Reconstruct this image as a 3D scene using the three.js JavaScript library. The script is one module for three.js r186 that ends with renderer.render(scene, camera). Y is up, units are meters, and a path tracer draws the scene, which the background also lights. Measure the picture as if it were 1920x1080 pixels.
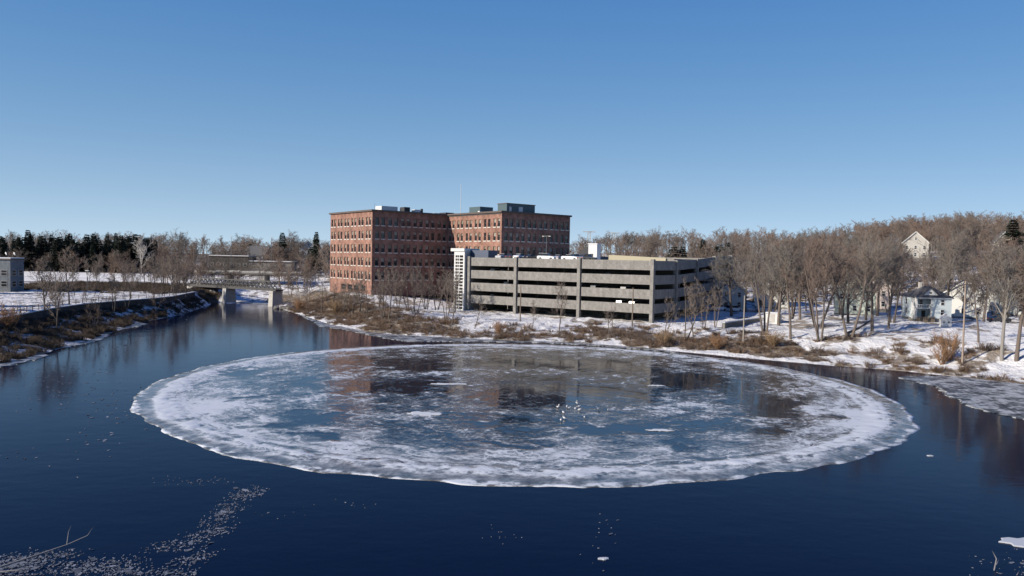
import * as THREE from 'three';
import { mergeGeometries } from 'three/addons/utils/BufferGeometryUtils.js';

// ---------------------------------------------------------------- camera, sky, sun, exposure
const scene = new THREE.Scene();
const camera = new THREE.PerspectiveCamera(41.57, 1920 / 1080, 0.5, 6000);
camera.position.set(0, 15.9, 0);
camera.rotation.set(-0.03653, 0, 0.02, 'YXZ');
scene.add(camera);

const sunDir = new THREE.Vector3(-0.895, 0.47, 0.446).normalize();
{ // clear winter sky: Rayleigh-like gradient with elevation and angle from the sun
  const W = 256, H = 128, d = new Float32Array(W * H * 4);
  for (let j = 0; j < H; j++) {
    const el = ((j + 0.5) / H - 0.5) * Math.PI;
    for (let i = 0; i < W; i++) {
      const az = ((i + 0.5) / W - 0.5) * 2 * Math.PI;
      const y = Math.sin(el), c = Math.cos(el), x = Math.cos(az) * c, z = Math.sin(az) * c;
      const cg = x * sunDir.x + y * sunDir.y + z * sunDir.z;
      const e = Math.max(0, y);
      const ph = 0.88 + 0.20 * cg * cg, k2 = Math.exp(-e * 10), o = (j * W + i) * 4;
      const c0 = [0.25, 0.48, 0.71], fall = [3.9, 2.3, 0.80], floor = [0.012, 0.03, 0.04], h = [0.36, 0.31, 0.22];
      for (let q = 0; q < 3; q++) d[o + q] = (floor[q] + (c0[q] - floor[q]) * Math.exp(-e * fall[q]) + h[q] * k2) * ph * 0.76;
      d[o + 3] = 1;
    }
  }
  const t = new THREE.DataTexture(d, W, H, THREE.RGBAFormat, THREE.FloatType);
  t.mapping = THREE.EquirectangularReflectionMapping; t.magFilter = t.minFilter = THREE.LinearFilter; t.needsUpdate = true;
  scene.background = t; scene.environment = t;
}
const sun = new THREE.DirectionalLight(new THREE.Color(1.0, 0.90, 0.77), 5.0);
sun.position.copy(sunDir).multiplyScalar(400).add(new THREE.Vector3(0, 0, -150));
sun.target.position.set(0, 0, -150);
sun.castShadow = true; sun.shadow.mapSize.set(4096, 4096); sun.shadow.radius = 1;
Object.assign(sun.shadow.camera, { left: -300, right: 300, top: 250, bottom: -250, near: 1, far: 1200 });
scene.add(sun, sun.target);
const EXPOSURE = 1.38;

// ---------------------------------------------------------------- helpers
function rng(seed) { let a = seed >>> 0; return () => { a = (a + 0x6D2B79F5) >>> 0; let t = Math.imul(a ^ (a >>> 15), 1 | a); t = (t + Math.imul(t ^ (t >>> 7), 61 | t)) ^ t; return ((t ^ (t >>> 14)) >>> 0) / 4294967296; }; }
const ss = (a, b, x) => { let t = (x - a) / (b - a); t = t < 0 ? 0 : t > 1 ? 1 : t; return t * t * (3 - 2 * t); };
const lerp = (a, b, t) => a + (b - a) * t;
function pw(pts, x) { if (x <= pts[0][0]) return pts[0][1]; for (let i = 1; i < pts.length; i++) if (x <= pts[i][0]) return lerp(pts[i - 1][1], pts[i][1], (x - pts[i - 1][0]) / (pts[i][0] - pts[i - 1][0])); return pts[pts.length - 1][1]; }
// tileable fractal noise tile, sampled at any scale
const NT = 512, noiseTile = (() => {
  const out = new Float32Array(NT * NT), R = rng(7);
  let amp = 1, tot = 0;
  for (let p = 8; p <= 256; p *= 2) {
    const g = new Float32Array(p * p); for (let i = 0; i < p * p; i++) g[i] = R();
    for (let j = 0; j < NT; j++) { const v = j / NT * p, y0 = v | 0, fy = v - y0, sy = fy * fy * (3 - 2 * fy), y1 = (y0 + 1) % p;
      for (let i = 0; i < NT; i++) { const u = i / NT * p, x0 = u | 0, fx = u - x0, sx = fx * fx * (3 - 2 * fx), x1 = (x0 + 1) % p;
        const a = g[y0 * p + x0], b = g[y0 * p + x1], c = g[y1 * p + x0], e = g[y1 * p + x1];
        out[j * NT + i] += amp * (a + (b - a) * sx + (c - a) * sy + (a - b - c + e) * sx * sy); } }
    tot += amp; amp *= 0.58;
  }
  for (let i = 0; i < out.length; i++) out[i] = Math.min(1, Math.max(0, (out[i] / tot - 0.5) * 1.9 + 0.5));
  return out;
})();
function noi(x, y) { // x, y in tile units (1 = one tile of 8 coarse cells)
  x = (x - Math.floor(x)) * NT; y = (y - Math.floor(y)) * NT;
  let x0 = x | 0, y0 = y | 0; const fx = x - x0, fy = y - y0; x0 &= NT - 1; y0 &= NT - 1; const x1 = (x0 + 1) & (NT - 1), y1 = (y0 + 1) & (NT - 1);
  const a = noiseTile[y0 * NT + x0], b = noiseTile[y0 * NT + x1], c = noiseTile[y1 * NT + x0], e = noiseTile[y1 * NT + x1];
  return a + (b - a) * fx + (c - a) * fy + (a - b - c + e) * fx * fy;
}
function dataTex(W, H, fn, srgb = false) {
  const d = new Uint8Array(W * H * 4), o = [0, 0, 0];
  const enc = v => srgb ? (v <= 0.0031308 ? v * 12.92 : 1.055 * Math.pow(v, 1 / 2.4) - 0.055) : v;
  for (let j = 0; j < H; j++) for (let i = 0; i < W; i++) { fn(i / W, j / H, o); const k = (j * W + i) * 4; for (let q = 0; q < 3; q++) d[k + q] = Math.max(0, Math.min(255, enc(Math.max(0, o[q])) * 255 + 0.5)); d[k + 3] = 255; }
  const t = new THREE.DataTexture(d, W, H, THREE.RGBAFormat); t.magFilter = t.minFilter = THREE.LinearFilter; t.wrapS = t.wrapT = THREE.RepeatWrapping;
  if (srgb) t.colorSpace = THREE.SRGBColorSpace; t.needsUpdate = true; return t;
}
const used = {};
function numbered(n) { used[n] = (used[n] || 0) + 1; return used[n] === 1 ? n : n + '_' + String(used[n] - 1).padStart(3, '0'); }
function mk(name, geo, mat, parent) { const m = new THREE.Mesh(geo, mat); m.name = name; m.castShadow = m.receiveShadow = true; if (parent) parent.add(m); return m; }
function tag(o, label, category, group, kind) { if (label) o.userData.label = label; if (category) o.userData.category = category; if (group) o.userData.group = group; if (kind) o.userData.kind = kind; return o; }
function thing(name, label, category, pos = [0, 0, 0], turn = 0, group) { const g = new THREE.Group(); g.name = numbered(name); g.position.set(...pos); g.rotation.y = turn; scene.add(g); return tag(g, label, category, group); }
function solo(name, geo, mat, label, category, pos = [0, 0, 0], turn = 0, group, kind) { const m = mk(numbered(name), geo, mat); m.position.set(...pos); m.rotation.y = turn; scene.add(m); return tag(m, label, category, group, kind); }
function copyOf(o, pos, turn, label, group, scale) { const c = o.clone(); c.name = numbered(o.name.replace(/_\d\d\d$/, '')); c.userData = { ...o.userData }; c.position.set(...pos); c.rotation.y = turn; if (label) c.userData.label = label; if (group) c.userData.group = group; if (scale) c.scale.set(...scale); scene.add(c); return c; }
const mat = (r, g, b, rough = 0.9, extra = {}) => new THREE.MeshStandardMaterial({ color: new THREE.Color().setRGB(r * 0.78, g * 0.78, b * 0.78), roughness: rough, metalness: 0, ...extra });
// uv in metres by the dominant axis of each face
function metreUV(g) {
  const p = g.attributes.position, n = g.attributes.normal, uv = new Float32Array(p.count * 2);
  for (let i = 0; i < p.count; i++) { const ax = Math.abs(n.getX(i)), ay = Math.abs(n.getY(i)), az = Math.abs(n.getZ(i));
    if (ay > ax && ay > az) { uv[2 * i] = p.getX(i); uv[2 * i + 1] = p.getZ(i); } else if (ax > az) { uv[2 * i] = p.getZ(i); uv[2 * i + 1] = p.getY(i); } else { uv[2 * i] = p.getX(i); uv[2 * i + 1] = p.getY(i); } }
  g.setAttribute('uv', new THREE.BufferAttribute(uv, 2)); return g;
}
function bx(x0, x1, y0, y1, z0, z1) { const g = new THREE.BoxGeometry(x1 - x0, y1 - y0, z1 - z0); g.translate((x0 + x1) / 2, (y0 + y1) / 2, (z0 + z1) / 2); return metreUV(g); }
const join = list => list.length === 1 ? list[0] : mergeGeometries(list.map(g => g.index ? g.toNonIndexed() : g));
function bar(a, b, w, h = w) { // square bar between two points
  const A = new THREE.Vector3(...a), B = new THREE.Vector3(...b), L = A.distanceTo(B); const g = new THREE.BoxGeometry(w, h, L);
  const m = new THREE.Matrix4().lookAt(B, A, Math.abs(B.y - A.y) / L > 0.99 ? new THREE.Vector3(1, 0, 0) : new THREE.Vector3(0, 1, 0)); m.setPosition(A.add(B).multiplyScalar(0.5)); g.applyMatrix4(m); return g;
}
const cyl = (r0, r1, h, seg, x = 0, y = 0, z = 0) => { const g = new THREE.CylinderGeometry(r1, r0, h, seg); g.translate(x, y + h / 2, z); return g; };

// ---------------------------------------------------------------- terrain: river outline and height
const rightShore = [[-72, -252], [-70.7, -228.7], [-57.7, -205.4], [-41.8, -175.3], [-28.9, -158.8], [-21.6, -154.6], [-11.6, -152.3], [0.2, -148.5], [12.7, -147.9], [24.1, -140.9], [32.6, -134.9], [40.2, -128.8], [50.9, -121.8], [60.9, -116.1], [71.4, -104.9], [84, -88], [96, -62], [102, -30], [100, -14]];
const leftShore = [[-76, -20], [-74, -60], [-70, -90], [-70.4, -104.2], [-70.7, -111.6], [-73.3, -122.6], [-74.7, -134.5], [-83.6, -169.8], [-86, -197.8], [-94.2, -237.2], [-100, -252]];
const riverPoly = [...rightShore, [60, -15], [0, -16], [-60, -15], ...leftShore];
function riverDist(x, z) { // > 0 on land
  let best = 1e9, inside = false; const P = riverPoly, n = P.length;
  for (let i = 0, j = n - 1; i < n; j = i++) {
    const ax = P[j][0], az = P[j][1], bx_ = P[i][0], bz = P[i][1], dx = bx_ - ax, dz = bz - az;
    let t = ((x - ax) * dx + (z - az) * dz) / (dx * dx + dz * dz); t = t < 0 ? 0 : t > 1 ? 1 : t;
    const ex = x - ax - dx * t, ez = z - az - dz * t; best = Math.min(best, ex * ex + ez * ez);
    if ((az > z) !== (bz > z) && x < dx * (z - az) / dz + ax) inside = !inside;
  }
  return Math.sqrt(best) * (inside ? -1 : 1);
}
const SD = { x0: -170, z0: -350, s: 1, w: 341, h: 351 }; SD.d = new Float32Array(SD.w * SD.h);
for (let j = 0; j < SD.h; j++) for (let i = 0; i < SD.w; i++) SD.d[j * SD.w + i] = riverDist(SD.x0 + i, SD.z0 + j);
function sdAt(x, z) {
  const u = x - SD.x0, v = z - SD.z0, i = Math.floor(u), j = Math.floor(v);
  if (i < 0 || j < 0 || i >= SD.w - 1 || j >= SD.h - 1) return riverDist(x, z);
  const fx = u - i, fy = v - j, d = SD.d, k = j * SD.w + i; return lerp(lerp(d[k], d[k + 1], fx), lerp(d[k + SD.w], d[k + SD.w + 1], fx), fy);
}
const midLine = z => pw([[-250, -84], [-228, -81], [-200, -72], [-170, -66], [-100, -60]], z);
const wallOff = z => pw([[-252, 4], [-230, 4], [-205, 4.5], [-193, 7], [-178, 10.5], [-155, 13.5], [-128, 13.5]], z);
function height(x, z) {
  const sd = sdAt(x, z), n = noi(x / 60, z / 60) - 0.5, n2 = noi(x / 17 + 0.3, z / 17) - 0.5;
  if (sd <= 0) return -Math.min(2.2, -sd * 0.35) - 0.02;
  const L = ss(4, -4, x - midLine(z)), e = sd / wallOff(z);
  const hb = pw([[-48, 5.4], [-15, 2.2], [32, 2.1], [52, 2.9], [85, 4.3], [150, 6]], x);
  const right = 0.35 * ss(0, 3, sd) + (hb - 0.35) * ss(2, 24, sd);
  const left = 0.25 * ss(0, 2, sd) + 2.3 * ss(0.08, 0.95, e) + 1.45 * ss(0.97, 1.06, e);
  let h = lerp(right, left, L);
  const c = x + 84; const dam = ss(-247, -257, z) * ss(15, 11, Math.abs(c)); h = lerp(h, 0.1 + 4.2 * ss(0, 28, sd), dam);
  h += (n * 0.9 + n2 * 0.35) * ss(1, 10, sd) * (L > 0.5 ? ss(0.9, 1.4, e) * 0.6 : 1);
  h += 3.0 * ss(-298, -322, z) * ss(-55, -75, x);
  h += 9 * ss(335, 560, -z) + 10 * ss(210, 380, -z) * ss(-10, 70, x) + 8.5 * ss(195, 330, -z) * ss(0.36, 0.56, x / Math.max(1, -z)) + 8 * ss(150, 420, x);
  return h;
}

// ---------------------------------------------------------------- ground sheet
function grow(a, b, step, far) { const o = []; for (let v = a; v <= b + 1e-6; v += step) o.push(v); let s = step, v = a; const lo = []; while (v > -far) { s *= 1.32; v -= s; lo.push(v); } s = step; v = o[o.length - 1]; while (v < far) { s *= 1.32; v += s; o.push(v); } return [...lo.reverse(), ...o]; }
const MAPX = -170, MAPZ = -350, MAPS = 340;
function landCover(x, z, out) {
  const sd = sdAt(x, z), a = noi(x / 46, z / 46), b = noi(x / 15 + 0.4, z / 15 + 0.1), c = noi(x / 4.2, z / 4.2), g = noi(x / 1.3 + 0.7, z / 1.3);
  const L = x < midLine(z), w = sd + (a - 0.5) * 9 + (b - 0.5) * 5;
  let bare = 0, tan = 0.5, ice = 0;
  if (!L) {
    if (x < -12) bare = ss(1.2, 2.6, w) * ss(21, 14, w);
    else if (x < 17) bare = Math.max(0.95 * ss(1.5, 2.5, w) * ss(8, 5, w), 0.8 * ss(0.5, 0.62, b) * ss(22, 12, w));
    else if (x < 52) bare = ss(1.6, 2.6, w) * ss(18, 14, w);
    else bare = Math.max(ss(2.6, 1.2, w), ss(6.0, 7.0, w) * ss(12, 10, w) * ss(0.30, 0.48, a) * 0.95);
    bare = Math.max(bare, ss(0.58, 0.68, a * 0.55 + b * 0.45) * 0.85);
    tan = x < -12 ? 0.35 + 0.5 * b : 0.45 + 0.6 * (a - 0.3);
    bare *= 0.55 + 0.45 * ss(0.2, 0.45, c * 0.6 + g * 0.4);
    if (z < -225 && x > -20) bare = Math.max(bare, ss(0.42, 0.6, b));
  } else {
    const e = sd / wallOff(z);
    bare = z > -60 ? 0.9 : e < 1.02 ? 0.97 - 0.75 * ss(0.54, 0.68, b) : ss(0.56, 0.7, b) * 0.75; tan = e < 1 ? 0.05 + 0.45 * c : 0.25;
    if (z < -230 && Math.abs(x + 84) < 14) bare = ss(0.6, 0.7, b) * 0.7;
    const zf = z + (a - 0.5) * 26 + (b - 0.5) * 12; if (x < -98) { bare = Math.max(bare, ss(-226, -232, zf) * ss(-300, -292, zf) * ss(0.30, 0.44, b * 0.55 + c * 0.45)); tan = 0.2; }
    if (z < -296 && z > -324 && x < -118) bare = ss(0.72, 0.8, b) * 0.4;
  }
  if (z > -60) bare = 0.55 + 0.45 * b;
  if (z < -324) bare = Math.max(bare, 0.25 + 0.75 * ss(0.3, 0.6, b));
  bare = Math.min(1, Math.max(0, bare));
  const k = 0.7 + 0.6 * g, br = [lerp(0.058, 0.20, tan) * k, lerp(0.043, 0.145, tan) * k, lerp(0.033, 0.082, tan) * k], sn = 0.90 + 0.10 * c;
  out[0] = lerp(0.67 * sn, br[0], bare); out[1] = lerp(0.665 * sn, br[1], bare); out[2] = lerp(0.66 * sn, br[2], bare);
}
{
  const xs = grow(-132, 132, 1.1, 2600), zs = grow(-346, -12, 1.2, 2600), nx = xs.length, nz = zs.length;
  const pos = new Float32Array(nx * nz * 3), uv = new Float32Array(nx * nz * 2), idx = [];
  const cl = v => Math.min(0.999, Math.max(0.001, v));
  for (let j = 0; j < nz; j++) for (let i = 0; i < nx; i++) { const k = j * nx + i; pos[3 * k] = xs[i]; pos[3 * k + 1] = height(xs[i], zs[j]); pos[3 * k + 2] = zs[j]; uv[2 * k] = cl((xs[i] - MAPX) / MAPS); uv[2 * k + 1] = cl((zs[j] - MAPZ) / MAPS); }
  for (let j = 0; j < nz - 1; j++) for (let i = 0; i < nx - 1; i++) { const a = j * nx + i, b = a + 1, c = a + nx, d = c + 1; idx.push(a, c, b, b, c, d); }
  const g = new THREE.BufferGeometry(); g.setAttribute('position', new THREE.BufferAttribute(pos, 3)); g.setAttribute('uv', new THREE.BufferAttribute(uv, 2)); g.setIndex(idx); g.computeVertexNormals();
  const map = dataTex(2048, 2048, (u, v, o) => landCover(MAPX + u * MAPS, MAPZ + v * MAPS, o), true); map.wrapS = map.wrapT = THREE.ClampToEdgeWrapping;
  const bump = dataTex(512, 512, (u, v, o) => { o[0] = o[1] = o[2] = noi(u, v) * 0.7 + noi(u * 4, v * 4) * 0.3; }); bump.repeat.set(34, 34);
  const m = new THREE.MeshStandardMaterial({ map, bumpMap: bump, bumpScale: 0.35, roughness: 0.9 });
  solo('ground', g, m, 'snow covered river banks with brown dead grass', 'ground', [0, 0, 0], 0, null, 'structure');
}
// ---------------------------------------------------------------- water
const waterBump = dataTex(512, 512, (u, v, o) => { o[0] = o[1] = o[2] = noi(u, v) * 0.6 + noi(u * 3 + 0.2, v * 3) * 0.4; });
{
  const g = new THREE.PlaneGeometry(420, 330, 1, 1); g.rotateX(-Math.PI / 2); g.translate(0, 0, -125);
  const p = g.attributes.position, uv = g.attributes.uv; for (let i = 0; i < p.count; i++) uv.setXY(i, p.getX(i) / 36, p.getZ(i) / 22);
  const m = new THREE.MeshPhysicalMaterial({ color: new THREE.Color().setRGB(0.0012, 0.004, 0.020), specularIntensity: 0.20, roughness: 0.09, ior: 1.33, bumpMap: waterBump, bumpScale: 0.012 });
  solo('river_water', g, m, 'dark blue calm river water', 'water', [0, 0, 0], 0, null, 'structure');
}
// ---------------------------------------------------------------- the spinning ice disk
const DISK = [1.5, -98.4], DR = 45.4;
const clearBlobs = [[-29.5, 12.2, 1.8, 3.3], [-27.1, 2.4, 2.8, 3.5], [-21.9, 24, 3.4, 4.8], [-37.2, -3.6, 2.8, 3.5], [-25.5, -16.5, 3.6, 6], [-20.4, 7.3, 3, 6.1], [-15.9, -14.1, 6.2, 5], [-13.1, 5, 5.2, 8.6], [6.3, -17.6, 15, 9.6], [4.8, 6.3, 12, 12.5], [20.4, -5, 4, 10.8], [25.6, -1.4, 4.2, 14], [-0.7, 24.7, 5.5, 2.4], [8.4, 26.5, 6.5, 3.1], [17.9, 23.3, 5.5, 2.2], [28, 14.1, 3.8, 8], [-17.3, 31.5, 3, 2.6], [14.6, 32.8, 2.4, 2.9], [-1.4, 34.9, 3, 1.3], [24.5, 26.2, 2.2, 1.8]];
const frostBlobs = [[-17.6, -7, 7.6, 2.6], [-24.7, 15.5, 3, 2.4], [-11.8, 21.5, 4.4, 3], [17.9, 13.9, 5.6, 2.9], [1.1, -10, 8.4, 2.0], [12.9, 27.4, 3.4, 1.2], [-9.3, 2.6, 2.6, 1.0], [7.1, 0.6, 9.8, 1.0], [-33, 20, 6, 8], [34, 18, 4, 10]];
const h2 = (i, j, k) => { let h = Math.imul(i, 374761393) + Math.imul(j, 668265263) + Math.imul(k, 974634777); h = Math.imul(h ^ (h >>> 13), 1274126177); return ((h ^ (h >>> 16)) >>> 0) / 4294967296; };
function cells(x, y, k) { // refrozen plates: [tone of the plate, distance to the seam]
  const ix = Math.floor(x), iy = Math.floor(y); let d1 = 9, d2 = 9, id = 0;
  for (let j = iy - 1; j <= iy + 1; j++) for (let i = ix - 1; i <= ix + 1; i++) { const px = i + h2(i, j, k), py = j + h2(i, j, k + 7), d = (px - x) * (px - x) + (py - y) * (py - y); if (d < d1) { d2 = d1; d1 = d; id = h2(i, j, k + 13); } else if (d < d2) d2 = d; }
  return [id, Math.sqrt(d2) - Math.sqrt(d1)];
}
function iceAt(u, v) { // metres from the disk's centre -> [frost, rim]
  const r = Math.hypot(u, v) / DR, th = Math.atan2(v, u);
  const wx = (noi(u / 30, v / 30) - 0.5) * 7, wz = (noi(u / 30 + 0.5, v / 30 + 0.3) - 0.5) * 7, x = u + wx, y = v + wz;
  let C = 0, S = 0;
  for (const b of clearBlobs) { const dx = (x - b[0]) / b[2], dy = (y - b[1]) / b[3], q = 1 - ss(0.35, 1.25, Math.sqrt(dx * dx + dy * dy)); if (q > C) C = q; }
  for (const b of frostBlobs) { const dx = (x - b[0]) / b[2], dy = (y - b[1]) / b[3], q = 1 - ss(0.2, 1.3, Math.sqrt(dx * dx + dy * dy)); if (q > S) S = q; }
  const rr = r * DR + wx * 0.4, st = noi(th * 1.5 + r * 0.5, rr / 26), st2 = noi(th * 3.2 - r, rr / 9 + 0.3), iso = noi(u / 26 + 0.2, v / 26), fine = noi(u / 7, v / 7), grain = noi(u / 2.1, v / 2.1);
  const ring = ss(0.70, 0.90, r + 0.14 * (iso - 0.5) + (v > 0 ? 0.05 : -0.03)), west = ss(-8, -34, u) * 0.07;
  const vein = Math.pow(1 - Math.abs(2 * noi(u / 19 + wx * 0.02, v / 19 + 0.6) - 1), 9), vein2 = Math.pow(1 - Math.abs(2 * noi(th * 0.9 + 0.2, rr / 15) - 1), 10);
  const sw = r * 1.3, cu = u * Math.cos(sw) - v * Math.sin(sw), cv = u * Math.sin(sw) + v * Math.cos(sw);
  const ta = th * r * DR, pl = cells((cu + wx * 0.5) / 5.2, (cv + wz * 0.5) / 3.4, 1), ps = cells((u + 2 * fine) / 1.7, (v + 2 * grain) / 1.25, 4);
  const seam = ss(0.10, 0.02, pl[1]) * ss(0.35, 0.65, iso + 0.2 * (fine - 0.5)), arc = noi(th * 0.55 + 0.1, rr / 5.5), arc2 = noi(th * 1.1 + 0.5, rr / 2.2 + 0.2);
  const calm = 1 - 0.5 * ring;
  let f = 0.30 - 0.62 * C + 0.30 * S + 0.24 * ring + west + calm * ((st - 0.5) * 0.26 + (iso - 0.5) * 0.22 + (fine - 0.5) * 0.40 + (pl[0] - 0.5) * 0.22 + (ps[0] - 0.5) * 0.18) + (arc - 0.5) * 0.28 + (arc2 - 0.5) * 0.30 + (grain - 0.5) * 0.42 * calm + 0.14 * vein + 0.22 * vein2 + 0.16 * seam;
  const crack = cells((u + wx) / 11, (v + wz) / 11, 21)[1], rings = noi(th * 0.16 + 0.3, r * DR / 7.5);
  f += 0.34 * ss(0.030, 0.008, crack) * ss(0.3, 0.6, st) + (rings - 0.5) * 0.55 * ss(0.82, 0.92, r);
  f = Math.min(1, Math.max(0, f));
  const edge = r + 0.016 * (noi(th * 2, 0.4) - 0.5) + 0.008 * (fine - 0.5), ridge = ss(0.885, 0.93, edge) * ss(0.972, 0.94, edge), lip = ss(0.984, 0.994, edge) * ss(0.25, 0.6, st2 * 0.5 + fine * 0.5), outer = ss(0.945, 0.965, edge) * (1 - lip);
  f = lerp(f, 0.20 + 0.62 * (0.35 * st2 + 0.45 * fine + 0.2 * grain), outer * 0.9);
  f = Math.min(1, f + ridge * (0.20 + 0.42 * (fine - 0.3)) + lip * 0.22);
  return [f, ridge, lip, grain, fine];
}
{
  const N = 2048, col = new Uint8Array(N * N * 4), rg = new Uint8Array(N * N * 4), bp = new Uint8Array(N * N * 4), S = DR * 1.04;
  const e = v => Math.max(0, Math.min(255, (v <= 0.0031308 ? v * 12.92 : 1.055 * Math.pow(v, 1 / 2.4) - 0.055) * 255));
  for (let j = 0; j < N; j++) for (let i = 0; i < N; i++) {
    const u = ((i + 0.5) / N * 2 - 1) * S, v = ((j + 0.5) / N * 2 - 1) * S, k = (j * N + i) * 4; if (u * u + v * v > S * S) { col[k + 3] = rg[k + 3] = bp[k + 3] = 255; continue; }
    const [f, ridge, lip, gr, fi] = iceAt(u, v), q = ss(0.40, 0.98, f), q1 = ss(0.10, 0.52, f);
    const tint = noi(u / 40 + 0.6, v / 40);
    col[k] = e(lerp(lerp(0.008, 0.105 + 0.025 * tint, q1), 0.56, q)); col[k + 1] = e(lerp(lerp(0.012, 0.122, q1), 0.59, q)); col[k + 2] = e(lerp(lerp(0.020, 0.132 - 0.02 * tint, q1), 0.62, q)); col[k + 3] = 255;
    const ro = lerp(0.06, 0.45, ss(0.3, 0.95, f)) * 255; rg[k] = rg[k + 1] = rg[k + 2] = ro; rg[k + 3] = 255;
    const h = f * (0.6 + 0.4 * fi) * 255; bp[k] = bp[k + 1] = bp[k + 2] = h; bp[k + 3] = 255;
  }
  const T = (d, s) => { const t = new THREE.DataTexture(d, N, N, THREE.RGBAFormat); t.magFilter = t.minFilter = THREE.LinearFilter; if (s) t.colorSpace = THREE.SRGBColorSpace; t.needsUpdate = true; return t; };
  const m = new THREE.MeshPhysicalMaterial({ map: T(col, true), roughness: 1, roughnessMap: T(rg), bumpMap: T(bp), bumpScale: 0.035, ior: 1.33, specularIntensity: 1.0 });
  const RS = 70, TS = 540, pos = [], uv = [], idx = [];
  const outline = th => DR + (noi(th / 6.2832 * 2, 0.1) - 0.5) * 0.9 + (noi(th / 6.2832 * 9, 0.7) - 0.5) * 0.85;
  for (let a = 0; a <= TS; a++) { const th = (a % TS) / TS * Math.PI * 2, R = outline(th);
    for (let i = 0; i <= RS; i++) { const t = Math.pow(i / RS, 0.55), u = Math.cos(th) * R * t, v = Math.sin(th) * R * t; const [f, ridge, lip, gr, fi] = iceAt(u, v);
      pos.push(u, 0.012 + (0.045 + 0.03 * f + ridge * 0.16 * fi) * (1 - ss(0.97, 1.0, t) * 0.9), v); uv.push((u / S + 1) / 2, (v / S + 1) / 2); }
    pos.push(Math.cos(th) * R * 1.0012, -0.35, Math.sin(th) * R * 1.0012); uv.push((Math.cos(th) * R / S + 1) / 2, (Math.sin(th) * R / S + 1) / 2); }
  const w = RS + 2; for (let a = 0; a < TS; a++) for (let i = 0; i < w - 1; i++) { const p = a * w + i, q = p + w; idx.push(p, q, p + 1, q, q + 1, p + 1); }
  const g = new THREE.BufferGeometry(); g.setAttribute('position', new THREE.Float32BufferAttribute(pos, 3)); g.setAttribute('uv', new THREE.Float32BufferAttribute(uv, 2)); g.setIndex(idx); g.computeVertexNormals();
  const d = thing('ice_disk', 'huge round sheet of frosted ice floating on the dark river', 'ice disk', [DISK[0], 0, DISK[1]]);
  mk('ice_sheet', g, m, d);
  // crusts of white slush frozen on the sheet
  const R = rng(31), crust = mat(0.66, 0.69, 0.72, 0.8), plates = [[-10.2, 21.5, 1.7, 1.0], [-9.3, 2.8, 2.2, 0.6], [12.9, 27, 1.2, 0.4], [17.5, 0.8, 1.0, 0.4], [-24, 33.4, 0.6, 0.4]];
  for (const [x, z, a, b] of plates) { const P = [], n = 22; for (let i = 0; i < n; i++) { const t = i / n * Math.PI * 2, k = 0.45 + 0.75 * R(); P.push(new THREE.Vector2(Math.cos(t) * a * k, Math.sin(t) * b * k)); }
    const c = new THREE.ExtrudeGeometry(new THREE.Shape(P), { depth: 0.015, bevelEnabled: true, bevelThickness: 0.02, bevelSize: 0.08, bevelSegments: 1 }); c.rotateX(-Math.PI / 2); c.translate(x, 0.09, z); mk('slush_crust', c, crust, d); }
}
// other ice: shelves along the shores
const shelfBump = dataTex(512, 512, (u, v, o) => { o[0] = o[1] = o[2] = noi(u, v) * 0.5 + noi(u * 5, v * 5) * 0.5; });
function shelf(pts, seed, white, label) {
  const R = rng(seed), c = new THREE.CatmullRomCurve3(pts.map(p => new THREE.Vector3(p[0], 0, p[1])), true, 'catmullrom', 0.3), P = c.getPoints(pts.length * 26).map(p => new THREE.Vector2(p.x + (R() - 0.5) * 0.9, -(p.z + (R() - 0.5) * 0.9)));
  const g = new THREE.ExtrudeGeometry(new THREE.Shape(P), { depth: 0.09, bevelEnabled: false }); g.rotateX(-Math.PI / 2); g.translate(0, -0.02, 0); metreUV(g);
  const map = dataTex(512, 512, (u, v, o) => { const f = ss(0.3, 0.72, noi(u * 2, v * 2 + seed * 0.13) * 0.55 + noi(u * 7, v * 7) * 0.45) * white; o[0] = lerp(0.025, 0.46, f); o[1] = lerp(0.03, 0.48, f); o[2] = lerp(0.036, 0.50, f); }, true);
  map.repeat.set(1 / 24, 1 / 24); const b = shelfBump.clone(); b.repeat.set(1 / 8, 1 / 8); b.needsUpdate = true;
  return solo('ice_shelf', g, new THREE.MeshPhysicalMaterial({ map, bumpMap: b, bumpScale: 0.06, roughness: 0.3, ior: 1.33 }), label, 'ice shelf', [0, 0, 0], 0, 'ice shelves along the shore');
}
shelf([[56.5, -109.5], [57.5, -102], [55.4, -96], [53.6, -87], [55, -80], [62, -76], [78, -86], [74, -102], [66, -111.5]], 3, 0.85, 'gray ice shelf on the water at the right edge of the picture');
shelf([[-57, -203.5], [-48, -184], [-43.5, -172.1], [-37.1, -165.8], [-29, -155], [-20, -144.5], [-10.1, -146], [-2, -146.5], [6, -146.4], [14, -144.5], [24, -139], [30, -134.5], [26, -141], [12, -149], [0, -150], [-11, -153.5], [-22, -156], [-29.5, -160.5], [-42.8, -177.5]], 5, 0.8, 'long thin strip of gray ice along the shore below the brick mill');
shelf([[-70, -101], [-69, -106], [-70, -114], [-73.5, -117], [-76, -110], [-75, -102]], 8, 1.0, 'white ice ledge under the brushy left bank, nearest to the viewer');
shelf([[-74, -124], [-73.5, -130], [-74.5, -138], [-79.5, -149], [-80.5, -145], [-77.5, -133]], 9, 0.9, 'narrow ice ledge along the middle of the left bank');
shelf([[-80.5, -157], [-80.3, -163], [-82, -170], [-86, -171], [-85, -162]], 12, 0.8, 'small ice ledge by the left bank below the curved wall');
shelf([[-72, -240], [-80, -246], [-88, -250.5], [-98, -253], [-97, -256], [-84, -256], [-71, -254]], 15, 1.1, 'ice apron at the foot of the snowy rapids under the truss bridge');
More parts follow.
